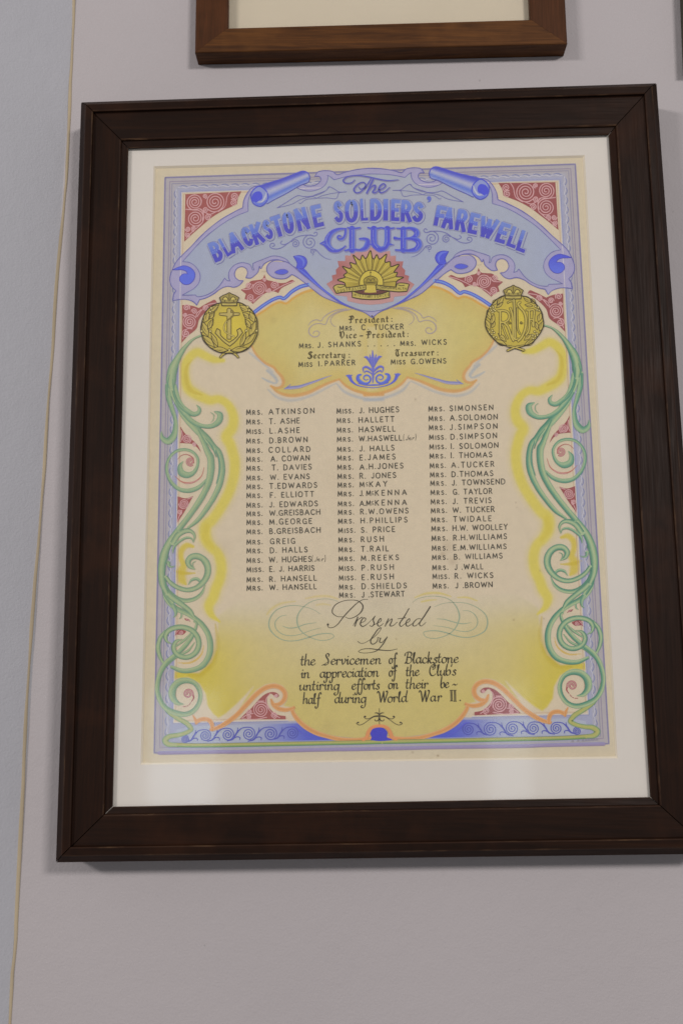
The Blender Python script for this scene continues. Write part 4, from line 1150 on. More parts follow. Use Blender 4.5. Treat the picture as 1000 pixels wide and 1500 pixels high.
# loose red scrolls inside the rings
for mir in (0, 1):
    ink = Ink(2); g = mirror if mir else (lambda p: p)
    ink.stroke(g(T(740, 640, spiral(505, 135, 40, 1.7, 120, -1, .2))), 2.3, alb(158, 92, 90), 1)
    ink.stroke(g(T(740, 640, spiral(505, 135, 40, 1.7, 120, -1, .2))), .8, PINK, 2)
    ink.stroke(g(T(740, 640, [(475, 150), (480, 105), (535, 68), (585, 75), (622, 108)])), [2, 2, 1.2, 1, .8], alb(166, 104, 98), 1)
    ink.stroke(g(T(740, 640, [(378, 195), (408, 275), (470, 322), (540, 332), (600, 312), (655, 258)])), [.6, 1.4, 2.2, 2.6, 1.8, .5], alb(176, 116, 104), 1)
    ink.stroke(g(T(740, 640, [(440, 310), (500, 330), (560, 338)])), .7, PINK, 2)
    ink.build('filigree_scroll', SHEET); ink = Ink(2)
    ink.stroke(g(T(740, 900, spiral(608, 652, 46, 1.6, 160, 1, .2))), 2.6, alb(152, 78, 80), 1)
    ink.stroke(g(T(740, 900, spiral(608, 652, 46, 1.6, 160, 1, .2))), .9, PINK, 2)
    ink.stroke(g(T(740, 900, [(565, 655), (558, 690), (580, 725)])), [2.6, 2, 1], alb(152, 78, 80), 1)
    for q in ([(588, 735), (603, 752)], [(610, 758), (622, 765)], [(632, 768), (660, 768)]):
        ink.stroke(g(T(740, 900, q)), 1.0, alb(152, 78, 80), 1)
    ink.build('filigree_scroll', SHEET)

lp = Ink(4).pair()
for i, (l, w) in enumerate(bothstroke_later):
    bothstroke(lp, l, w, [alb(200, 158, 116), ORA, alb(190, 134, 84), ORA, alb(200, 158, 116)], 1)
lp.build('orange_moulding', SHEET)

# ---- blue cartouche edge, palmette and curls
ct = Ink(3).pair()
dbl = T(600, 370, [(225, 258), (300, 272), (380, 312), (460, 372), (490, 358), (550, 372), (640, 418), (748, 490)])
bothstroke(ct, dbl, [5.4, 5.6, 5.2, 5, 5, 5, 5, 5.2], [alb(78, 88, 186), alb(80, 94, 190), alb(118, 152, 204), alb(84, 98, 194), alb(78, 86, 186)], 0)
ct.build('cartouche_edge', SHEET); ct = Ink(3).pair()
CURL = alb(160, 148, 146)
for pts, w in ((T(540, 450, [(215, 5), (300, 12), (370, 32), (430, 75), (462, 132), (510, 120), (565, 126), (608, 160), (612, 205), (575, 238), (535, 235), (518, 208), (535, 188), (565, 192), (575, 208)]), [1, 1.2, 1.4, 1.4, 1.2, 1.2, 1.2, 1.6, 1.8, 1.6, 1.4, 1.2, 1.1, 1.1, 1.4]),
               (T(540, 450, [(260, 0), (360, 8), (430, 35), (478, 70), (497, 98), (540, 84), (590, 100), (618, 132)]), [1.6, 1.4, 1.3, 1.2, 1.2, 1.2, 1.2, .8]),
               (T(540, 450, [(230, 10), (320, 25), (385, 55), (412, 100), (395, 140), (365, 160)]), [1, 1, 1, 1, .9, .5])):
    bothstroke(ct, pts, w, CURL, 0)
ct.build('faint_curl', SHEET); ct = Ink(3).pair()
bothstroke(ct, T(540, 450, [(420, 602), (490, 622), (560, 645), (640, 668), (720, 690), (800, 695), (865, 702)]), [.4, 1.6, 2.6, 3.4, 4.2, 4.4, .4], [alb(92, 104, 176), alb(140, 140, 176), alb(160, 152, 180)], 1)
bothstroke(ct, T(540, 450, [(800, 662), (822, 680), (865, 702)]), [.5, 1.4, .4], alb(110, 116, 176), 1)
ct.build('long_leaf', SHEET); ct = Ink(3)
PB = alb(98, 104, 184)
ct.stroke(T(540, 450, [(34, 395), (36, 480), (38, 560), (38, 640), (36, 690)]), [1, 5, 4, 3, 1.4], [alb(118, 118, 190), PB, alb(118, 118, 190)], 2)
for pts, w in (([(40, 560), (62, 500), (95, 455), (118, 452)], [2, 4.2, 4, 1]), ([(40, 600), (70, 560), (105, 542), (130, 552), (128, 590)], [1.5, 3.4, 3.4, 2.6, 1]), ([(40, 520), (58, 470), (66, 430)], [1.5, 3, .8]), ([(40, 625), (80, 588), (112, 582), (118, 600)], [1, 2.4, 2, .8])):
    bothstroke(ct, T(540, 450, pts), w, [alb(126, 124, 196), PB, alb(92, 96, 180)], 1)
bothstroke(ct, T(540, 450, [(88, 655), (112, 662), (130, 645), (118, 622), (88, 622), (68, 645), (76, 680), (110, 695), (155, 680), (182, 648), (176, 618), (150, 610)]), [1, 1.2, 1.6, 2, 2.4, 2.4, 2.6, 3, 5, 5.5, 4, 2], [alb(92, 120, 204), alb(84, 88, 190)], 1)
bothstroke(ct, T(540, 450, [(288, 612), (262, 620), (240, 665), (190, 705), (110, 728), (38, 738)]), [1, 5.5, 3.6, 1.6, 1, 1], [alb(96, 106, 196), alb(84, 88, 190)], 1)
bothstroke(ct, T(540, 450, [(180, 690), (110, 708), (38, 712)]), [1, 1.6, 2.4], alb(96, 104, 190), 1)
bothstroke(ct, T(540, 450, [(235, 612), (288, 612)]), 1.4, alb(100, 108, 190), 1)
ct.build('palmette', SHEET)

# ---- running scroll, blue boss and the green ground line along the foot
ft = Ink(3).pair()
WV = alb(82, 86, 168)
for (x, y, r, t0) in ((620 + 410 / 6.25, 970 + 615 / 6.25, 58, 0), (620 + 612 / 6.25, 970 + 615 / 6.25, 65, 0), (740 + 62 / 6.25, 970 + 606 / 6.25, 63, 0), (740 + 255 / 6.25, 970 + 605 / 6.25, 60, 0), (740 + 465 / 6.25, 970 + 605 / 6.25, 56, 0), (740 + 655 / 6.25, 970 + 630 / 6.25, 38, 0)):
    R_ = r / 6.25
    bothstroke(ft, spiral(x, y, R_, 2.5, -80, -1, .12), 1.35, WV, 1)
    if r > 40:
        bothstroke(ft, [(x + .1 * R_, y - R_), (x + 1.0 * R_, y - .85 * R_), (x + 1.75 * R_, y - .2 * R_), (x + 2.35 * R_, y + .65 * R_), (x + 3.2 * R_, y + .9 * R_)], [1.3, 1.4, 2.2, 2.4, 1.3], WV, 1)
        bothstroke(ft, [(x + 1.55 * R_, y - 1.0 * R_), (x + 1.6 * R_, y - .6 * R_), (x + 1.95 * R_, y + .1 * R_)], [.6, 1.4, 1.6], WV, 1)
        bothstroke(ft, [(x + 1.35 * R_, y + .85 * R_), (x + 1.3 * R_, y + .5 * R_), (x + 1.7 * R_, y + .35 * R_), (x + 2.2 * R_, y + .55 * R_)], [.8, 1.4, 1.5, 1.4], WV, 1)
bothstroke(ft, T(620, 970, [(200, 690), (270, 650), (330, 610), (380, 560), (420, 555)]), [.8, 1.6, 2, 1.6, 1.4], alb(86, 90, 190), 1)
ft.build('running_scroll', SHEET); ft = Ink(6)
boss = T(480, 970, [(388, 712, 1), (400, 690), (388, 655), (402, 615), (440, 598), (480, 596), (520, 610), (545, 645), (540, 685), (575, 700), (635, 710, 1), (470, 722)])
ft.fill(boss, alb(62, 62, 178), 1)
ft.stroke(T(480, 970, [(320, 712), (355, 690), (372, 640), (402, 600), (470, 583), (540, 600), (568, 640), (590, 690), (630, 706)]), [4, 5.5, 5.5, 4.5, 4.5, 4.5, 5.5, 5.5, 4], [alb(204, 138, 92), alb(198, 134, 84)], 2)
ft.build('blue_boss', SHEET)

gl = Ink(6)
base = T(480, 970, [(470, 730), (800, 724)]) + T(620, 970, [(0, 722), (400, 714), (1000, 701)]) + T(740, 970, [(300, 700), (600, 690), (760, 678)])
bothstroke(gl, base, [6, 6, 6, 6, 6, 6, 6.2, 6.6], [alb(96, 112, 84), alb(166, 162, 92), alb(160, 162, 96), alb(118, 146, 88), alb(76, 124, 82)], 0)
rule = T(480, 970, [(470, 792), (800, 785)]) + T(620, 970, [(0, 782), (1000, 765)]) + T(740, 970, [(300, 762), (900, 748)])
bothstroke(gl, rule, 5.5, [alb(140, 136, 172), alb(140, 130, 166), alb(134, 120, 150)], 0)
gl.build('ground_line', SHEET)

# ---- green acanthus scrollwork
LF = [alb(78, 128, 108), alb(114, 150, 122), GRN_L, alb(154, 174, 138), GRN_M, alb(84, 130, 110), alb(70, 118, 98)]
LF2 = [alb(112, 150, 120), alb(154, 174, 138), GRN_L, GRN_M, alb(96, 142, 118), alb(76, 126, 106), alb(74, 122, 102)]
LF3 = [alb(74, 126, 106), alb(102, 146, 122), alb(148, 170, 134), alb(120, 154, 122)]
gR, gL = Ink(5), Ink(5)
def green(pts, w, cols=LF, layer=1, edge=True):
    for ink, mir in ((gR, 0), (gL, 1)):
        p = mirror(pts) if mir else pts
        c = cols[::-1] if mir else cols
        if mir:
            c = [np.asarray(q) * .55 + alb(150, 162, 124) * .45 if i not in (0, len(c) - 1) else np.asarray(q) * .8 + alb(140, 158, 130) * .2 for i, q in enumerate(c)]
        ink.stroke(p, [q * 1.1 for q in w], c, layer, jitter=.03)
G = lambda *p: T(740, 500, p); Hh = lambda *p: T(740, 640, p); J = lambda *p: T(740, 780, p); K = lambda *p: T(740, 900, p); Mm = lambda *p: T(740, 970, p)
# lower ring work first, the upper leaves over it
green(K((790, 60), (845, 120), (870, 200), (862, 280), (835, 345)), [4, 5.5, 6, 5.5, 4], LF, 0)
green(J((800, 430), (770, 520), (700, 600), (600, 655), (520, 705), (450, 775)) + K((398, 120), (385, 220), (405, 315), (465, 395), (555, 432), (660, 435), (755, 395)), [5, 7, 7, 6, 6.5, 7, 7.4, 7.8, 7.6, 7.2, 6.6, 6, 4], LF2, 1)
green(J((525, 735)) + K((505, 0), (545, 110), (600, 185), (655, 240), (720, 292), (800, 355), (850, 425), (882, 510), (893, 600), (880, 680), (830, 765), (740, 818), (640, 838), (560, 805), (505, 725), (498, 640), (535, 565), (600, 530), (680, 535), (738, 580), (758, 640), (745, 695), (705, 735), (650, 745)),
      [3, 3, 5, 6, 6, 6, 6.5, 6.5, 6, 5.8, 6, 6.6, 7, 6.6, 6, 5.6, 5.6, 5.8, 7, 8.4, 9.6, 9.8, 8.6, 5.5, .6], LF2, 2)
green(K((555, 85), (620, 150), (700, 205)), [1, 3.4, 2], LF, 1)
green(K((530, 180), (590, 250), (660, 285), (740, 330), (800, 385)), [1, 3, 3, 3, 2], LF, 1)
green(K((745, 182), (785, 160), (800, 110), (770, 60), (700, 34), (625, 35), (550, 68), (502, 130), (492, 205), (522, 270), (590, 310), (660, 305), (712, 268), (728, 210), (700, 162), (640, 145)), [.6, 3, 5.5, 6.4, 6.6, 6.6, 6.8, 7, 7, 6.8, 6.6, 6.4, 6.2, 6, 4.5, .6], LF, 3)
green(K((890, 590), (855, 720), (790, 815), (700, 880), (630, 925), (600, 960)) + Mm((590, 540), (640, 570), (720, 590), (800, 600), (840, 635), (815, 668), (740, 680)), [3, 5, 6, 6.5, 6.5, 6.2, 6, 5.8, 6, 7, 8, 7.5, 5], [alb(84, 130, 96), alb(156, 164, 104), alb(166, 164, 92), alb(160, 160, 96), alb(98, 138, 92)], 1)
# middle foliage
green(J((690, 660), (700, 610), (740, 540), (780, 470), (800, 400)), [1.5, 4, 6, 7, 6], LF2, 1)
green(J((722, 692), (700, 672), (695, 630), (720, 575)), [.4, 2.6, 5, 5], LF3, 2)
green(J((640, 655), (645, 690), (665, 706)), [2, 2.2, .5], LF3, 2)
green(J((800, 340), (770, 430), (690, 510), (600, 540), (510, 525), (445, 475), (412, 405)), [5, 7, 6.5, 5.5, 5, 4, 1], LF2, 1)
green(J((800, 400), (740, 490), (640, 570), (560, 640), (525, 700)), [4, 7.5, 7, 6, 3], LF, 2)
green(J((570, 398), (535, 352), (485, 345), (440, 385)), [.4, 3.4, 4, 3], LF3, 3)
green(J((775, 310), (730, 370), (660, 418), (575, 442), (495, 425), (425, 372), (385, 300), (385, 225), (420, 165), (475, 135), (530, 140), (562, 180), (548, 225), (498, 258)), [4, 5.5, 6, 6, 6.5, 7.4, 8.4, 8.8, 8.4, 8, 7.6, 7.4, 5.5, .5], LF, 4)
green(J((500, 255), (520, 225), (518, 195), (490, 182)), [.5, 1.4, 1.4, .6], LF3, 5)
green(J((680, 212), (708, 222), (738, 215), (745, 180)), [.4, 1.6, 3, 5], LF3, 3)
green(Hh((560, 660), (640, 760), (720, 860), (770, 950)) + J((800, 180), (812, 280), (805, 380), (770, 470)), [6, 8, 9, 10, 11, 9.5, 8, 5], LF, 3)
green(J((740, 120), (770, 180), (785, 280)), [.6, 2, .6], [alb(80, 126, 106), alb(90, 136, 114)], 5)
green(J((775, 330), (775, 400), (750, 450)), [.6, 2.2, .6], [alb(78, 124, 104), alb(90, 136, 114)], 5)
green(Hh((700, 970), (690, 920), (640, 870), (570, 835), (520, 845), (505, 885)), [1, 3.4, 3.4, 3, 2.2, .4], LF3, 5)
green(Hh((700, 880), (640, 800), (570, 770), (520, 780), (492, 820), (503, 882)), [7, 7.5, 6, 4.6, 3, .5], LF, 4)
# ring with its crescent
green(Hh((572, 128), (602, 172), (592, 232), (535, 258), (480, 238), (442, 180), (436, 110), (480, 48), (550, 22), (630, 32), (690, 80), (725, 155), (720, 250), (680, 330), (610, 388), (520, 402), (430, 372), (365, 312)), [.6, 5.5, 9, 8.4, 5, 3.6, 3.4, 3.6, 3.8, 3.8, 3.6, 3.8, 4, 4.6, 5.4, 5.8, 5, 3], LF3, 2)
# long double stem
green(G((600, 480), (560, 560), (500, 640), (420, 730), (340, 810), (280, 890)) + Hh((240, 60), (212, 190), (228, 320), (285, 450), (370, 575), (460, 680), (550, 745)), [6, 8, 9.5, 10, 9, 8, 7.6, 7.6, 7.4, 7, 6.4, 5.6, 3], LF2, 3)
green(G((430, 720), (380, 830), (335, 940)) + Hh((318, 100), (315, 200), (340, 330), (400, 450), (480, 565), (560, 665), (640, 760)), [3, 6, 8, 9, 9, 8.6, 8, 7.6, 7.4, 6.5], LF2, 4)
green(G((360, 800), (300, 880), (262, 980)), [.6, 2, 1], [alb(80, 128, 108), alb(92, 138, 116)], 5)
green(Hh((265, 40), (238, 130), (238, 240), (270, 350)), [1.4, 2.4, 2.6, 1], [alb(84, 130, 112), alb(96, 142, 120)], 5)
# top leaf with its three tips
green(G((655, 250), (645, 350), (612, 450), (560, 540), (500, 610)), [9, 8, 7, 7, 6], LF2, 3)
green(G((620, 460), (550, 560), (460, 650), (370, 690), (285, 690), (222, 645), (215, 590), (265, 560)), [4, 6, 6.5, 5, 6, 8.4, 7.5, 1], LF3, 4)
green(G((300, 565), (272, 590), (275, 630), (300, 660)), [.6, 1, 1, .4], LF3, 5)
green(G((630, 300), (610, 400), (570, 490), (510, 545), (455, 575), (410, 560), (402, 525), (430, 488)), [7, 7.6, 7, 6.5, 6, 5.6, 4, .5], LF3, 4)
green(G((690, 290), (685, 400), (655, 520), (630, 610), (632, 700), (655, 770), (705, 810), (755, 780), (765, 715)), [6, 7, 5.5, 4.5, 6, 8.8, 9, 6.4, .6], LF3, 4)
green(G((345, -150), (430, -120), (520, -40), (590, 60), (635, 150), (655, 260), (650, 330)), [2, 2.6, 5, 8.6, 12.5, 13, 7], LF, 5)
green(G((640, 240), (632, 340), (600, 440), (540, 520)), [.6, 1.3, 1.3, .4], [alb(82, 130, 110), alb(82, 130, 110)], 6)
green(G((665, 200), (690, 300), (690, 390)), [.6, 1.6, .6], [alb(82, 130, 110), alb(82, 130, 110)], 6)
gR.build('leaf_scroll', SHEET); gL.build('leaf_scroll', SHEET)

# ---- the three badges
def ell(cx, cy, rx, ry, n=22):
    return [(cx + rx * math.cos(a), cy + ry * math.sin(a)) for a in np.linspace(0, 2 * math.pi, n + 1)[:-1]]
def shade(v0, c0, c1, cxy, r):
    d = np.hypot(v0[:, 0] - cxy[0], v0[:, 1] - cxy[1]) / r
    t = sm(d, 0.2, 1.0)[:, None]
    return c0 * (1 - t) + c1 * t
# rising sun
sb = Ink(6)
E4 = lambda *p: T(480, 360, p, 7.692)
halo_r = [(480, 10, 1), (540, 45, 1), (600, 40, 1), (630, 70, 1), (700, 55, 1), (705, 115, 1), (765, 110, 1), (765, 175, 1), (850, 175, 1), (835, 240, 1), (870, 275, 1), (865, 325, 1), (915, 340, 1), (905, 390, 1), (975, 435, 1), (910, 520, 1), (880, 560, 1), (745, 575, 1), (740, 625, 1), (600, 655, 1), (480, 665, 1)]
halo_l = [(2 * 480 - x, y + (0.012 * (480 - x)), 1) for x, y, _ in halo_r][::-1]
def hcol(v):
    t = sm(np.abs(v[:, 0] - 542.5), 5, 52)[:, None] * sm(-np.abs(v[:, 1] - 396), -34, -4)[:, None]
    return alb(178, 136, 134) * (1 - t) + alb(158, 94, 92) * t
sb.fill(E4(*(halo_r + halo_l[1:-1])), hcol, 0, grid=4, closed_smooth=False)
star = [(205, 470), (190, 420), (110, 385), (195, 352), (178, 330), (215, 300), (165, 232), (245, 255), (265, 240), (248, 190), (320, 205), (285, 105), (362, 160), (388, 105), (425, 145), (480, 55), (500, 135), (520, 150), (550, 100), (580, 150), (660, 95), (645, 185), (700, 180), (708, 232), (800, 210), (745, 300), (782, 300), (770, 345), (850, 355), (775, 400), (765, 445), (760, 470)]
stp = []
for i, (x, y) in enumerate(star):
    stp.append((x, y, 0))
sb.fill(E4(*stp), lambda v: shade(v, GOLD_D, GOLD, (542.4, 414), 48), 1, grid=4)
sb.stroke(E4(*stp), 1.5, INK2, 3, closed=True)
for i, (x, y) in enumerate(star):
    if 1 < i < len(star) - 2:
        c = (480, 430)
        d = math.hypot(x - c[0], y - c[1]); ux, uy = (x - c[0]) / d, (y - c[1]) / d
        peak = i in (2, 6, 11, 13, 15, 18, 20, 24, 28, 4, 9, 22, 26)
        a = (c[0] + ux * 150, c[1] + uy * 150); e = (c[0] + ux * (d - (45 if peak else 8)), c[1] + uy * (d - (45 if peak else 8)))
        sb.stroke(E4(a, e), [1.6, 2.6] if peak else [.6, 1.0], alb(182, 166, 76) if peak else alb(92, 80, 36), 2, smooth=False)
ringp = [(355, 440), (358, 390), (380, 335), (425, 292), (480, 275), (540, 288), (590, 325), (620, 380), (625, 440)]
sb.fill(E4(*[p + (1,) for p in ringp]), alb(192, 174, 72), 3, closed_smooth=False)
sb.stroke(E4(*ringp), 1.1, INK2, 4)
sb.fill(E4((412, 440, 1), (412, 400), (430, 360), (480, 338), (530, 360), (552, 400), (552, 440, 1)), alb(150, 134, 54), 4)
sb.stroke(E4((412, 440), (405, 385), (430, 358), (480, 340), (535, 358), (558, 385), (552, 440)), 1.0, INK2, 5)
for q in ([(440, 395), (450, 370), (475, 385), (478, 400)], [(485, 400), (490, 380), (515, 370), (525, 395)], [(420, 405), (480, 412), (545, 405)], [(480, 275), (480, 340)], [(470, 300), (492, 300)], [(420, 420), (545, 420)]):
    sb.stroke(E4(*q), .9, alb(84, 74, 30), 6)
sb.fill(E4((412, 455, 1), (440, 445, 1), (520, 445, 1), (545, 455, 1), (540, 500), (548, 525, 1), (480, 530), (408, 525, 1), (420, 500)), alb(188, 170, 76), 6, closed_smooth=False)
rib_l = [(62, 470, 1), (75, 450), (130, 435), (190, 445), (205, 470, 1), (300, 462), (425, 440, 1), (428, 492, 1), (290, 512), (180, 522), (95, 535, 1)]
rib_r = [(540, 440, 1), (640, 455), (765, 465, 1), (785, 425), (850, 420), (915, 432, 1), (890, 512, 1), (800, 518), (690, 508), (560, 492), (545, 490, 1)]
rib_b = [(275, 505, 1), (300, 520), (380, 545), (480, 552), (590, 545), (690, 512, 1), (695, 580, 1), (600, 598), (480, 605), (370, 598), (275, 580, 1)]
sb.fill(E4((300, 518), (360, 505), (430, 510), (540, 510), (620, 500), (675, 515), (600, 540), (480, 548), (380, 542)), alb(96, 56, 50), 5)
for r in (rib_l, rib_r, rib_b):
    sb.fill(E4(*r), alb(178, 164, 84), 7); sb.stroke(E4(*r), 1.25, INK2, 8, closed=True)
sb.stroke(E4((110, 462), (140, 470), (190, 455)), 1.0, INK2, 8); sb.stroke(E4((860, 445), (820, 450), (790, 440)), 1.0, INK2, 8)
DKT = alb(92, 80, 36)
def ribtxt(t, x0, y0, x1, y1, h):
    a, b_ = E4((x0, y0), (x1, y1)); write(sb, t, *a, *b_, h, .62, DKT, layer=9, gap=.25)
ribtxt('AUSTRALIAN', 105, 522, 412, 480, 3.4); ribtxt('COMMONWEALTH', 552, 480, 880, 498, 3.4)
ribtxt('MILIT', 295, 562, 430, 582, 3.4); ribtxt('ARY', 440, 584, 500, 586, 3.4); ribtxt('FORCES', 530, 586, 685, 562, 3.4)
sb.build('sunburst_badge', SHEET)

def badge_disc(ink, tile, disc, k):
    pts = T(*tile, disc, k)
    c = np.mean([p[:2] for p in pts], 0); r = max(np.hypot(p[0] - c[0], p[1] - c[1]) for p in pts)
    ink.fill(pts, lambda v: shade(v, alb(194, 176, 64), alb(172, 155, 68), c, r), 0, grid=4)
    ink.stroke(pts, 1.6, INK2, 4, closed=True)
def leafmark(ink, tile, k, a, b_, w, fill_=None, dark=.9):
    (x0, y0), (x1, y1) = T(*tile, [a, b_], k)
    mx, my = (x0 + x1) / 2, (y0 + y1) / 2
    L = math.hypot(x1 - x0, y1 - y0); nx, ny = -(y1 - y0) / L, (x1 - x0) / L
    w = w / k
    pts = [(x0, y0, 1), (mx + nx * w, my + ny * w), (x1, y1, 1), (mx - nx * w, my - ny * w)]
    ink.fill(pts, fill_ if fill_ is not None else alb(178, 161, 80), 1)
    ink.stroke(pts, dark, INK2, 2, closed=True)
    ink.stroke([(x0 * .9 + x1 * .1 + nx * w * .35, y0 * .9 + y1 * .1 + ny * w * .35), (mx + nx * w * .3, my + ny * w * .3), (x0 * .3 + x1 * .7, y0 * .3 + y1 * .7)], [.4, 1.2, .4], alb(112, 100, 48), 2)
def crown(ink, tile, k, cx_, y0, y1, w):
    P = lambda *p: T(*tile, p, k)
    h = y1 - y0
    out = [(cx_ - w * .76, y1, 1), (cx_ - w * .84, y1 - h * .35), (cx_ - w, y1 - h * .62, 1), (cx_ - w * .6, y1 - h * .8), (cx_ - w * .2, y1 - h * .92), (cx_, y0), (cx_ + w * .2, y1 - h * .92), (cx_ + w * .6, y1 - h * .8), (cx_ + w, y1 - h * .62, 1), (cx_ + w * .84, y1 - h * .35), (cx_ + w * .76, y1, 1)]
    ink.fill(P(*out), alb(150, 136, 72), 5); ink.stroke(P(*out), 1.2, INK2, 7, closed=True)
    for sg in (-1, 1):
        ink.fill(P((cx_ + sg * w * .1, y1 - h * .42), (cx_ + sg * w * .25, y1 - h * .66), (cx_ + sg * w * .5, y1 - h * .66), (cx_ + sg * w * .68, y1 - h * .5), (cx_ + sg * w * .4, y1 - h * .48)), alb(196, 180, 92), 6)
        ink.stroke(P((cx_ + sg * w * .1, y1 - h * .42), (cx_ + sg * w * .25, y1 - h * .64), (cx_ + sg * w * .5, y1 - h * .66), (cx_ + sg * w * .7, y1 - h * .45)), 1.0, INK2, 7)
        ink.dot(*P((cx_ + sg * w * .45, y1 - h * .36))[0], 1.0, INK2, 7)
    ink.stroke(P((cx_ - w * .8, y1 - h * .28), (cx_, y1 - h * .22), (cx_ + w * .8, y1 - h * .28)), 1.0, INK2, 7)
    ink.stroke(P((cx_ - w * .7, y1 - h * .1), (cx_, y1 - h * .06), (cx_ + w * .7, y1 - h * .1)), 1.4, alb(188, 172, 90), 6)
    ink.stroke(P((cx_, y0 + h * .1), (cx_, y1 - h * .35)), 1.1, alb(100, 88, 40), 7)
# anchor badge, left
ab = Ink(11); t3 = (290, 425); k3 = 10.526
badge_disc(ab, t3, [(482, 200), (560, 190), (650, 195), (740, 240), (820, 300), (880, 390), (912, 470), (915, 580), (918, 660), (880, 760), (820, 850), (740, 920), (620, 960), (482, 972), (350, 962), (240, 920), (160, 860), (90, 780), (60, 690), (45, 600), (60, 500), (90, 400), (140, 310), (220, 240), (330, 200), (400, 192)], k3)
for a, b_, w in (((320, 230), (180, 340), 42), ((640, 230), (790, 330), 42), ((170, 340), (100, 500), 48), ((800, 330), (870, 500), 48), ((260, 340), (165, 450), 34), ((690, 340), (800, 440), 34), ((70, 480), (160, 720), 46), ((895, 470), (790, 720), 46), ((240, 440), (150, 610), 36), ((725, 440), (820, 600), 36),
                 ((75, 690), (260, 880), 46), ((900, 650), (690, 860), 46), ((200, 650), (310, 880), 34), ((740, 640), (650, 880), 34), ((210, 900), (470, 930), 40), ((770, 890), (500, 930), 40)):
    leafmark(ab, t3, k3, a, b_, w)
for x, y in ((205, 275), (190, 330), (765, 260), (790, 310), (60, 632), (190, 632), (745, 625), (905, 625), (485, 922)):
    p = T(*t3, [(x, y)], k3)[0]; ab.dot(*p, 2.3, INK2, 3); ab.dot(*p, 1.5, alb(196, 182, 110), 4)
crown(ab, t3, k3, 482, 38, 240, 150)
P3 = lambda *p: T(*t3, p, k3)
for q in ([(452, 290, 1), (480, 275), (512, 290, 1), (508, 345, 1), (640, 350, 1), (640, 385, 1), (512, 402, 1), (512, 755, 1), (450, 755, 1), (450, 402, 1), (330, 385, 1), (330, 352, 1), (450, 348, 1)],):
    ab.fill(P3(*q), alb(176, 160, 92), 2, closed_smooth=False); ab.stroke(P3(*q), 1.0, INK2, 3, closed=True, smooth=False)
an = [(295, 590, 1), (345, 620, 1), (350, 690), (400, 745), (482, 805, 1), (570, 745), (615, 690), (600, 615, 1), (650, 585, 1), (690, 655, 1), (640, 720), (570, 800), (490, 865, 1), (400, 800), (320, 720), (265, 660, 1)]
ab.fill(P3(*an), alb(180, 164, 84), 2); ab.stroke(P3(*an), 1.1, INK2, 4, closed=True)
ab.stroke(P3((510, 300), (545, 340), (535, 400), (440, 480), (400, 570), (420, 640), (500, 690), (560, 715)), 2.4, alb(120, 106, 50), 3)
ab.stroke(P3((440, 480), (400, 570), (420, 640), (500, 690), (560, 715)), 1.2, alb(190, 174, 96), 4)
ab.stroke(P3((330, 200), (318, 240), (250, 330), (235, 430), (205, 600)), .7, INK2, 3); ab.stroke(P3((640, 200), (650, 250), (690, 340), (730, 440), (760, 600)), .7, INK2, 3)
for sg in (-1, 1):
    q = P3((482, 945), (482 + sg * 90, 985), (482 + sg * 140, 1035))
    ab.stroke(q, [4, 4, 3.4], INK2, 2); ab.stroke(q, [2.2, 2.2, 1.6], alb(176, 160, 80), 3)
ab.build('anchor_badge', SHEET)
# monogram badge, right
mb = Ink(11); t2 = (705, 415); k2 = 10.526
badge_disc(mb, t2, [(495, 225), (620, 195), (720, 220), (800, 280), (880, 370), (930, 460), (945, 560), (955, 600), (940, 690), (900, 770), (840, 850), (770, 920), (660, 960), (520, 990), (380, 960), (270, 930), (200, 870), (120, 780), (70, 690), (55, 600), (75, 500), (110, 400), (170, 310), (240, 240), (350, 190)], k2)
for a, b_, w in (((345, 195), (235, 340), 34), ((630, 190), (780, 300), 36), ((235, 240), (170, 340), 34), ((330, 290), (220, 380), 26), ((740, 230), (840, 320), 30), ((660, 330), (790, 350), 26), ((85, 410), (140, 570), 36), ((60, 550), (130, 720), 40), ((190, 470), (150, 640), 34), ((205, 590), (150, 690), 26),
                 ((915, 450), (870, 600), 36), ((950, 580), (890, 740), 38), ((830, 590), (860, 720), 30), ((200, 870), (390, 960), 38), ((250, 770), (380, 900), 34), ((830, 870), (650, 960), 38), ((780, 780), (650, 880), 34)):
    leafmark(mb, t2, k2, a, b_, w, dark=.8)
for x, y in ((135, 375), (175, 365), (150, 415), (185, 400), (170, 445), (205, 420), (120, 750), (165, 725), (155, 785), (190, 760), (185, 825), (225, 835), (830, 355), (870, 370), (850, 410), (885, 420), (815, 745), (850, 770), (785, 800), (825, 815), (790, 850), (860, 800)):
    p = T(*t2, [(x, y)], k2)[0]; mb.dot(*p, 2.0, INK2, 3); mb.dot(*p, 1.25, alb(196, 182, 110), 4)
crown(mb, t2, k2, 487, 28, 240, 155)
P2 = lambda *p: T(*t2, p, k2)
DKM = alb(78, 68, 36)
def bar(pts, w, gold=alb(182, 166, 80)):
    mb.stroke(P2(*pts), w + 1.7, DKM, 5); mb.stroke(P2(*pts), w, gold, 6)
bar([(285, 430), (285, 600), (285, 790)], 2.4)
bar([(250, 425), (330, 420), (395, 440), (425, 500), (405, 565), (350, 600), (300, 600)], 2.2)
bar([(340, 600), (390, 650), (430, 740), (460, 830), (490, 885)], 2.4)
bar([(320, 640), (360, 760), (400, 850)], 1.6)
bar([(400, 300), (430, 280), (475, 270)], 1.4); bar([(590, 290), (560, 320), (590, 370), (650, 440), (680, 540), (670, 700), (610, 840), (560, 890)], 2.6)
bar([(545, 380), (548, 560), (560, 720), (590, 780)], 1.2)
bar([(440, 380), (470, 480), (480, 640), (480, 830)], 2.2)
bar([(495, 240), (505, 400), (510, 640), (515, 860)], 3.0, alb(168, 154, 80))
bar([(560, 850), (520, 870), (490, 840)], 1.6)
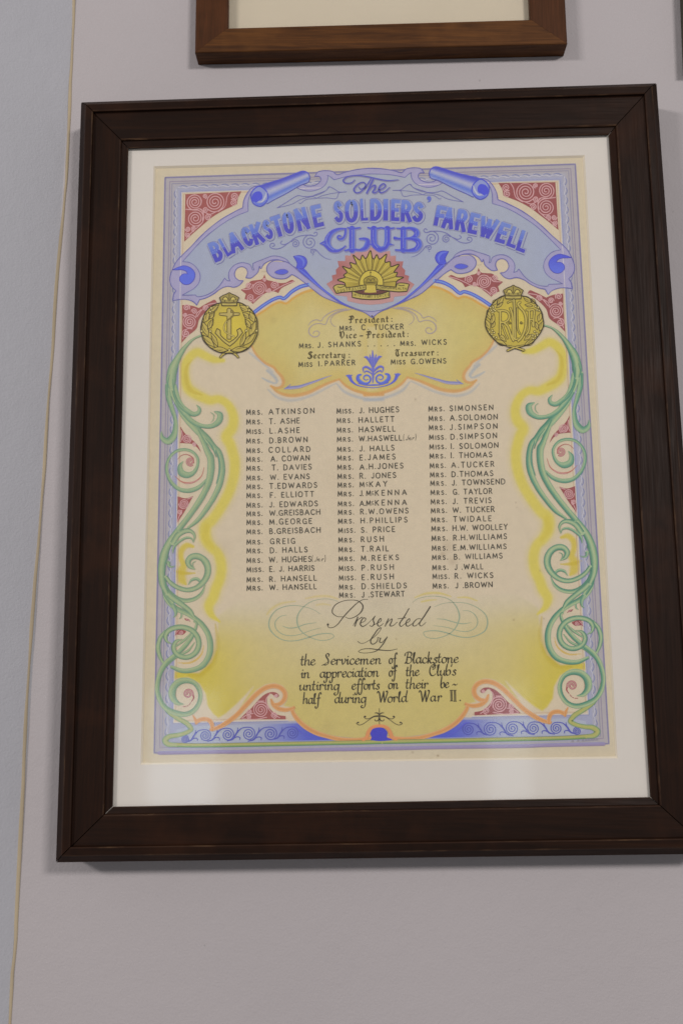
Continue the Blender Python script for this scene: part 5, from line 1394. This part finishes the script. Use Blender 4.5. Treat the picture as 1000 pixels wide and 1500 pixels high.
bar([(730, 420), (735, 600), (720, 740), (680, 800)], 2.2); bar([(690, 410), (750, 410), (800, 410), (800, 560), (800, 660)], 2.0); bar([(740, 560), (800, 560)], 1.6)
bar([(780, 600), (790, 660)], 1.4)
mb.stroke(P2(*spiral(430, 605, 26, 1.5)), .8, DKM, 7); mb.stroke(P2(*spiral(610, 605, 26, 1.5)), .8, DKM, 7)
for q in ([(640, 960), (520, 985), (400, 1035)], [(390, 965), (520, 990), (650, 1030)]):
    mb.stroke(P2(*q), [2.6, 3.4, 4], INK2, 7); mb.stroke(P2(*q), [1, 1.6, 2.2], alb(178, 162, 84), 8)
mb.build('monogram_badge', SHEET)

# ---- names and text
NAMES = [
 ['ATKINSON|394|460', 'T. ASHE|394.5|438.5', 'L.ASHE|395.5|438.5', 'D.BROWN|395|450', 'COLLARD|394|454', 'A. COWAN|397|453', 'T. DAVIES|398.5|456', 'W. EVANS|396|453', 'T.EDWARDS|395|464', 'F. ELLIOTT|396|459.5', 'J. EDWARDS|395|465',
  'W.GREISBACH|395|468.5', 'M.GEORGE|395|456.5', 'B.GREISBACH|395|469', 'GREIG|396|432', 'D. HALLS|396|450', 'W. HUGHES|394.5|455.7|(Jnr)|457|477.5', 'E. J. HARRIS|395|460', 'R. HANSELL|395|463.5', 'W. HANSELL|395|463.5'],
 ['J. HUGHES|526.5|583.8', 'HALLETT|525.5|577', 'HASWELL|526|578.5', 'W.HASWELL|526|588|(Jnr)|590.5|610', 'J. HALLS|527|577', 'E.JAMES|527|578.5', 'A.H.JONES|527|590', 'R. JONES|527|579.5', 'McKAY|527|566.5', 'J. McKENNA|527|595', 'A.McKENNA|527|595',
  'R.W.OWENS|528|597.5', 'H.PHILLIPS|528.5|596', 'S. PRICE|529|578', 'RUSH|529|561.5', 'T.RAIL|529|568.5', 'M.REEKS|529|583.5', 'P.RUSH|530|576', 'E.RUSH|530|576', 'D.SHIELDS|530|595', 'J .STEWART|530|592'],
 ['SIMONSEN|658.6|721.5', 'A.SOLOMON|659|728', 'J.SIMPSON|659|727.6', 'D.SIMPSON|660|727', 'I. SOLOMON|660.5|729', 'I. THOMAS|660.5|720', 'A.TUCKER|661|723', 'D.THOMAS|661.5|721.5', 'J. TOWNSEND|662|739', 'G. TAYLOR|663.5|720', 'J. TREVIS|663|719', 'W. TUCKER|663|723.5', 'TWIDALE|664|719',
  'H.W. WOOLLEY|663|742.5', 'R.H.WILLIAMS|664|741.5', 'E.M.WILLIAMS|664|741', 'B. WILLIAMS|665|735', 'J .WALL|666|707', 'R. WICKS|666|721.5', 'J .BROWN|667|720.5']]
MISS = [{2, 17}, {0, 13, 17, 18}, {3, 4, 18}]
ROWS = [[604, 618, 632, 646, 660, 673, 686, 700, 713, 726, 740, 752.5, 765.5, 779, 794, 807, 821, 834.5, 849, 861.5],
        [602, 616, 630, 643.5, 658, 671, 684.5, 698, 710.5, 723.5, 738, 750.5, 763.5, 777, 791, 805, 818.5, 832.5, 846.5, 860, 872],
        [599, 613, 626.5, 640.5, 654.5, 668, 682, 695.5, 708, 721.5, 735, 748, 761.5, 774.5, 788.5, 803, 816.5, 831.5, 844.5, 858.5]]
TX = [(361, 361.5), (493, 496.5), (627.3, 633.5)]
def title(ink, t, x, y, h, w, col, sl=-0.022, end=None):
    e = end or (x + (22.5 if t == 'Mrs' else 24.0))
    n = len(t)
    yl = y
    write(ink, 'M', x + .4, yl, x + 7.0, yl + sl * 7, h, w, col, layer=1)
    rest = t[1:].upper()
    xr = x + 9.4
    write(ink, rest, xr, yl + sl * 9, e - 3.2, yl + sl * (e - x), h * .78, w * .95, col, layer=1, gap=.2)
    return e
for c in range(3):
    ink = Ink(2)
    for r, row in enumerate(NAMES[c]):
        f = row.split('|')
        tx = TX[c][0] + (TX[c][1] - TX[c][0]) * r / 19
        y = ROWS[c][r] + 3.6
        sl = -0.026
        e = title(ink, 'Miss' if r in MISS[c] else 'Mrs', tx, y, 7.5, 1.25, INKC, sl)
        ink.dot(e, y + sl * 22 - .5, .75, INKC, 1)
        x0, x1 = float(f[1]), float(f[2])
        txt = f[0]
        y0 = y + sl * (x0 - tx) * .9
        if 'Mc' in txt:
            i = txt.index('Mc')
            a, b2 = txt[:i] + 'M', txt[i + 2:]
            wa = (7.2 if i == 0 else 7.2 + 4.2 * len(txt[:i].replace(' ', '')))
            write(ink, a, x0, y0, x0 + wa, y0 + sl * wa, 7.5, 1.25, INKC, layer=1)
            xc = x0 + wa + 2.0
            write(ink, 'C', xc, y0 - 3.2, xc + 2.6, y0 - 3.2, 3.6, .8, INKC, layer=1); ink.stroke([(xc, y0 - 1.6), (xc + 2.8, y0 - 1.7)], .7, INKC, 2)
            write(ink, b2, xc + 5.0, y0 + sl * (xc + 5 - x0), x1, y0 + sl * (x1 - x0), 7.5, 1.25, INKC, layer=1)
        else:
            write(ink, txt, x0, y0, x1, y0 + sl * (x1 - x0), 7.5, 1.25, INKC, layer=1)
        if len(f) > 3:
            xa, xb = float(f[4]), float(f[5])
            ya = y0 + sl * (xa - x0)
            write(ink, '(', xa, ya, xa + 2, ya, 8.2, .6, INKC, layer=1); write(ink, ')', xb - 2, ya - .4, xb, ya - .4, 8.2, .6, INKC, layer=1)
            write(ink, 'J', xa + 3.4, ya, xa + 6.4, ya, 6.8, .65, INKC, slant=.35, layer=1)
            write(ink, 'nr', xa + 7.2, ya, xb - 4.4, ya - .3, 7.2, .65, INKC, LOWER, slant=.3, layer=1)
    ink.build('name_column', SHEET)

of = Ink(3)
NIB = (38, .28)
def goth(t, x0, y0, x1, y1, h): write(of, t, x0, y0, x1, y1, h, 1.75, alb(74, 66, 38), GOTHIC, 0, NIB, 1, .2)
goth('President', 511.5, 473, 568, 471.5, 9.8); of.dot(573.5, 470.5, .8, INKC); of.dot(573.5, 466.5, .8, INKC)
goth('Vice', 497.5, 495.5, 522, 494.8, 9.8); of.stroke([(527, 492), (531, 491.8)], 1.4, INKC, 1); goth('President', 537, 495, 592, 493.3, 9.8); of.dot(597, 492.6, .8, INKC); of.dot(597, 488.6, .8, INKC)
goth('Secretary', 451.5, 525, 505, 523.5, 9.6); of.dot(511.5, 523, .8, INKC); of.dot(511.3, 519, .8, INKC)
goth('Treasurer', 579.5, 521.8, 635, 520, 9.6); of.dot(640.7, 519.8, .8, INKC); of.dot(640.6, 515.8, .8, INKC)
def caps(t, x0, y0, x1, y1, h=7.2): write(of, t, x0, y0, x1, y1, h, 1.14, INKC, layer=1)
def mrs(t, x, y, e, dot=True):
    title(of, t, x, y, 7.2, 1.14, INKC, -.015, e + 2.8)
    if dot: of.dot(e + 2.8, y - .7, .75, INKC)
mrs('Mrs', 497, 484, 515); caps('C.', 529.5, 483, 539.5, 482.8); caps('TUCKER', 548, 482.8, 590.5, 481.8)
mrs('Mrs', 438, 510, 455.5); caps('J.', 465.5, 509, 473, 508.8); caps('SHANKS', 481, 508.2, 528, 507)
for i in range(5): of.dot(538.5 + i * 9.7, 506.8 - i * .15, .8, INKC)
mrs('Mrs', 586, 506.4, 605); caps('WICKS', 617.5, 505.2, 653.5, 504.2)
mrs('Miss', 437.3, 537, 457.5, False); caps('I.', 467, 536.2, 471, 536); caps('PARKER', 476.3, 535.7, 519.8, 534.5)
mrs('Miss', 572.3, 533.6, 593.5, False); caps('G.OWENS', 602, 533, 652.8, 531.9)
of.build('officer_list', SHEET)

dd = Ink(3)
DI = alb(50, 45, 30)
def hand(t, x0, y0, x1, y1): write(dd, t, x0, y0, x1, y1, 16.2, 1.95 if t != 'II' else 1.2, DI, LOWER, 0.0, (35, .32), 1, .1)
L1 = lambda x: 974.6 - (x - 440) * .0172
for t, a, b_, o in (('the', 440.5, 461, 0), ('Servicemen', 473, 557.5, 0), ('of', 569.5, 579.5, 0), ('Blackstone', 592.5, 670.5, 0)):
    hand(t, a, L1(a) + o, b_, L1(b_) + o)
for t, a, b_ in (('in', 441, 453), ('appreciation', 468.5, 554), ('of', 569.5, 579.5), ('the', 594.5, 613), ("Club's", 628.5, 667.5)):
    hand(t, a, L1(a) + 18.4, b_, L1(b_) + 18.4)
for t, a, b_ in (('untiring', 438.5, 497), ('efforts', 515, 555.5), ('on', 568.5, 582.5), ('their', 594, 626.5), ('be', 645, 656.5), ('-', 662, 670.5)):
    hand(t, a, L1(a) + 36.8, b_, L1(b_) + 36.8)
for t, a, b_ in (('half', 443.5, 468), ('during', 490, 536.5), ('World', 552.5, 596), ('War', 613.5, 646.5), ('II', 658.5, 668)):
    hand(t, a, L1(a) + 56.2, b_, L1(b_) + 56.2)
dd.dot(673.5, 1025.9, 1.1, DI)
PR = lambda *p: T(380, 860, p); PS = lambda *p: T(540, 860, p)
PI_ = alb(60, 54, 42)
def pen(pts, w): dd.stroke(pts, [q * 1.0 for q in w] if not np.isscalar(w) else w, PI_, 1)
dd.dot(*PR((626, 342))[0], 1.6, PI_)
pen(PR((622, 345), (632, 368), (668, 370), (710, 345), (770, 270), (840, 195), (900, 140), (945, 115), (992, 112)), [1, .7, .8, 1, 1.4, 1.4, 1.1, .7, .5])
pen(PR((770, 272), (705, 266), (665, 228), (688, 168), (755, 130), (840, 118), (905, 128), (945, 170), (932, 222), (880, 268), (820, 287), (782, 272)), [.5, .8, 1.2, 1.1, .8, .7, 1.0, 1.7, 1.6, 1.0, .8, .5])
pen(PR((855, 355), (880, 310), (900, 270)), [.5, .8, .8]); pen(PR((898, 275), (885, 315), (872, 360)), [1.4, 1.8, 1.2]); pen(PR((880, 330), (905, 295), (938, 275)), [.6, .9, 1.2])
pen(PR((925, 328), (960, 312), (972, 290), (955, 280), (932, 305), (922, 340), (940, 360), (975, 345), (1000, 322)), [.6, .8, 1, 1.2, 1.5, 1.7, 1.3, .8, .6])
pen(PS((0, 322), (30, 295), (58, 262)), [.5, .6, .7]); pen(PS((58, 262), (40, 300), (48, 335), (30, 358), (5, 352)), [.8, 1.4, 1.6, 1.1, .7]); pen(PS((48, 345), (75, 330)), .6)
pen(PS((75, 332), (112, 308), (108, 285), (88, 308), (78, 340), (92, 358), (135, 332)), [.6, .8, 1, 1.4, 1.6, 1.2, .6])
pen(PS((148, 358), (165, 320), (180, 288)), [1.2, 1.5, 1.2]); pen(PS((155, 345), (185, 308), (212, 290), (205, 320), (192, 352), (215, 355), (262, 318)), [.6, .7, 1.1, 1.5, 1.5, .9, .6])
pen(PS((367, 195), (320, 275), (280, 340), (292, 360), (330, 335)), [1.2, 1.5, 1.6, 1.1, .6]); pen(PS((262, 290), (340, 280)), [.7, .9])
pen(PS((330, 335), (372, 312), (372, 288), (350, 305), (338, 340), (352, 358), (400, 332)), [.6, .8, 1, 1.4, 1.6, 1.2, .6])
pen(PS((478, 290), (445, 290), (408, 325), (402, 352), (425, 355), (465, 320)), [.7, .8, 1.4, 1.4, .9, .6]); pen(PS((562, 178), (510, 260), (462, 340), (478, 356), (522, 322)), [1.7, 1.7, 1.5, .9, .6])
pen(PR((898, 495), (920, 512), (955, 512), (1000, 488)) + PS((50, 455), (105, 392), (112, 372), (92, 378), (50, 432), (15, 495), (30, 522), (65, 508), (82, 478), (80, 462), (110, 470)), [.8, .7, .6, .6, .7, .8, 1, 1.2, 1.5, 1.6, 1.2, 1.1, 1.1, .8, .6])
pen(PS((108, 465), (98, 500), (115, 508), (165, 458)), [1.2, 1.5, .9, .6]); pen(PS((168, 455), (130, 520), (75, 580), (20, 598), (-60, 602), (-95, 590), (-70, 572), (0, 563), (100, 575), (190, 580), (262, 565)), [1.2, 1.5, 1.2, .8, .7, .7, .8, 1.0, 1.4, 1.1, .5])
# small pen ornament under the text
PO = lambda *p: T(480, 970, p)
pen(PO((470, 420), (471, 500), (471, 578)), [.5, 1.2, .6])
for sg in (-1, 1):
    X = lambda x: 471 + sg * (x - 471)
    pen(PO((471, 498), (X(520), 500), (X(570), 530), (X(620), 565), (X(655), 575), (X(680), 560), (X(665), 548)), [1.2, .9, .8, .8, .9, 1.0, .8])
    dd.dot(*PO((X(664), 552))[0], 1.2, PI_)
    pen(PO((471, 486), (X(520), 494), (X(560), 514), (X(590), 518), (X(612), 500), (X(600), 490)), [1, .8, .8, .9, .9, .6]); dd.dot(*PO((X(601), 497))[0], 1.3, PI_)
    pen(PO((471, 480), (X(490), 465), (X(515), 465)), [1.4, 1.6, .6]); pen(PO((471, 505), (X(485), 535), (X(510), 535), (X(512), 520)), [1.2, 1.4, 1, .6])
dd.build('dedication_lettering', SHEET)

# pale green flourishes either side of the dedication
pf = Ink(2)
FG = alb(132, 152, 128)
for pts, w in ((PS((400, 140), (440, 110), (540, 85), (640, 85), (740, 115), (800, 180), (828, 260), (815, 330), (770, 400), (700, 445), (620, 468), (550, 465), (510, 445), (500, 415), (540, 402), (620, 400), (700, 415), (790, 445), (880, 460), (970, 448), (1060, 400), (1085, 330), (1070, 260), (1010, 200), (900, 150), (780, 140), (680, 150), (600, 180)), [.5, .6, .7, .8, 1, 1.4, 1.9, 1.7, 1.2, 1, .9, .8, .8, .8, 1, 1.4, 1.5, 1.3, 1.1, 1.2, 1.6, 1.8, 1.4, 1, .8, .7, .6, .5]),
               (PS((860, 215), (920, 220), (975, 260), (995, 320), (970, 375), (900, 405), (820, 400), (720, 370), (590, 352)), [.5, .8, 1.1, 1.2, 1, .9, .9, .8, .5]),
               (PS((620, 290), (690, 295), (770, 318), (850, 335), (935, 325)), [.5, 1, 1.3, 1.2, .5])):
    pf.stroke(pts, w, [alb(146, 160, 138), FG], 0)
pf.build('pen_flourish', SHEET); pf = Ink(2)
for pts, w in ((PR((720, 130), (640, 110), (560, 110), (470, 135), (395, 190), (350, 260), (345, 320), (365, 380), (420, 435), (490, 470), (570, 488), (640, 478), (680, 452), (665, 430), (590, 425), (510, 440), (420, 470), (320, 492), (220, 485), (140, 440), (90, 370), (95, 290), (150, 215), (230, 178), (330, 168), (430, 185), (510, 215), (558, 248)), [.5, .6, .7, .9, 1.2, 1.7, 1.9, 1.6, 1.2, 1, .9, .8, .8, .8, 1.2, 1.5, 1.3, 1.1, 1.1, 1.4, 1.8, 1.6, 1.2, 1, .8, .7, .6, .5]),
               (PR((250, 255), (190, 270), (145, 320), (150, 375), (200, 425), (280, 445), (370, 432), (460, 400), (565, 372)), [.5, .9, 1.2, 1.2, 1, .9, .9, .7, .5]),
               (PR((210, 355), (260, 373), (330, 370), (420, 340), (520, 325)), [.5, 1.2, 1.3, 1.1, .5])):
    pf.stroke(pts, w, [alb(150, 162, 140), FG], 0)
pf.build('pen_flourish', SHEET)

# the painter's small signature in the corner
sg_ = Ink(6)
for i, x in enumerate((838, 846, 853, 857.5, 861.5, 865.5, 869.5, 873.5)):
    yb = 1087.2 - i * .35
    sg_.stroke([(x - 1.2, yb), (x + .3, yb - 3.0), (x + 1.5, yb - .2)], .6, alb(140, 134, 146), 0)
    sg_.stroke([(x - .8, yb - 2.9), (x + 1.6, yb - 2.6 - .3 * (i % 3))], .5, alb(140, 134, 146), 1)
sg_.build('signature', SHEET)
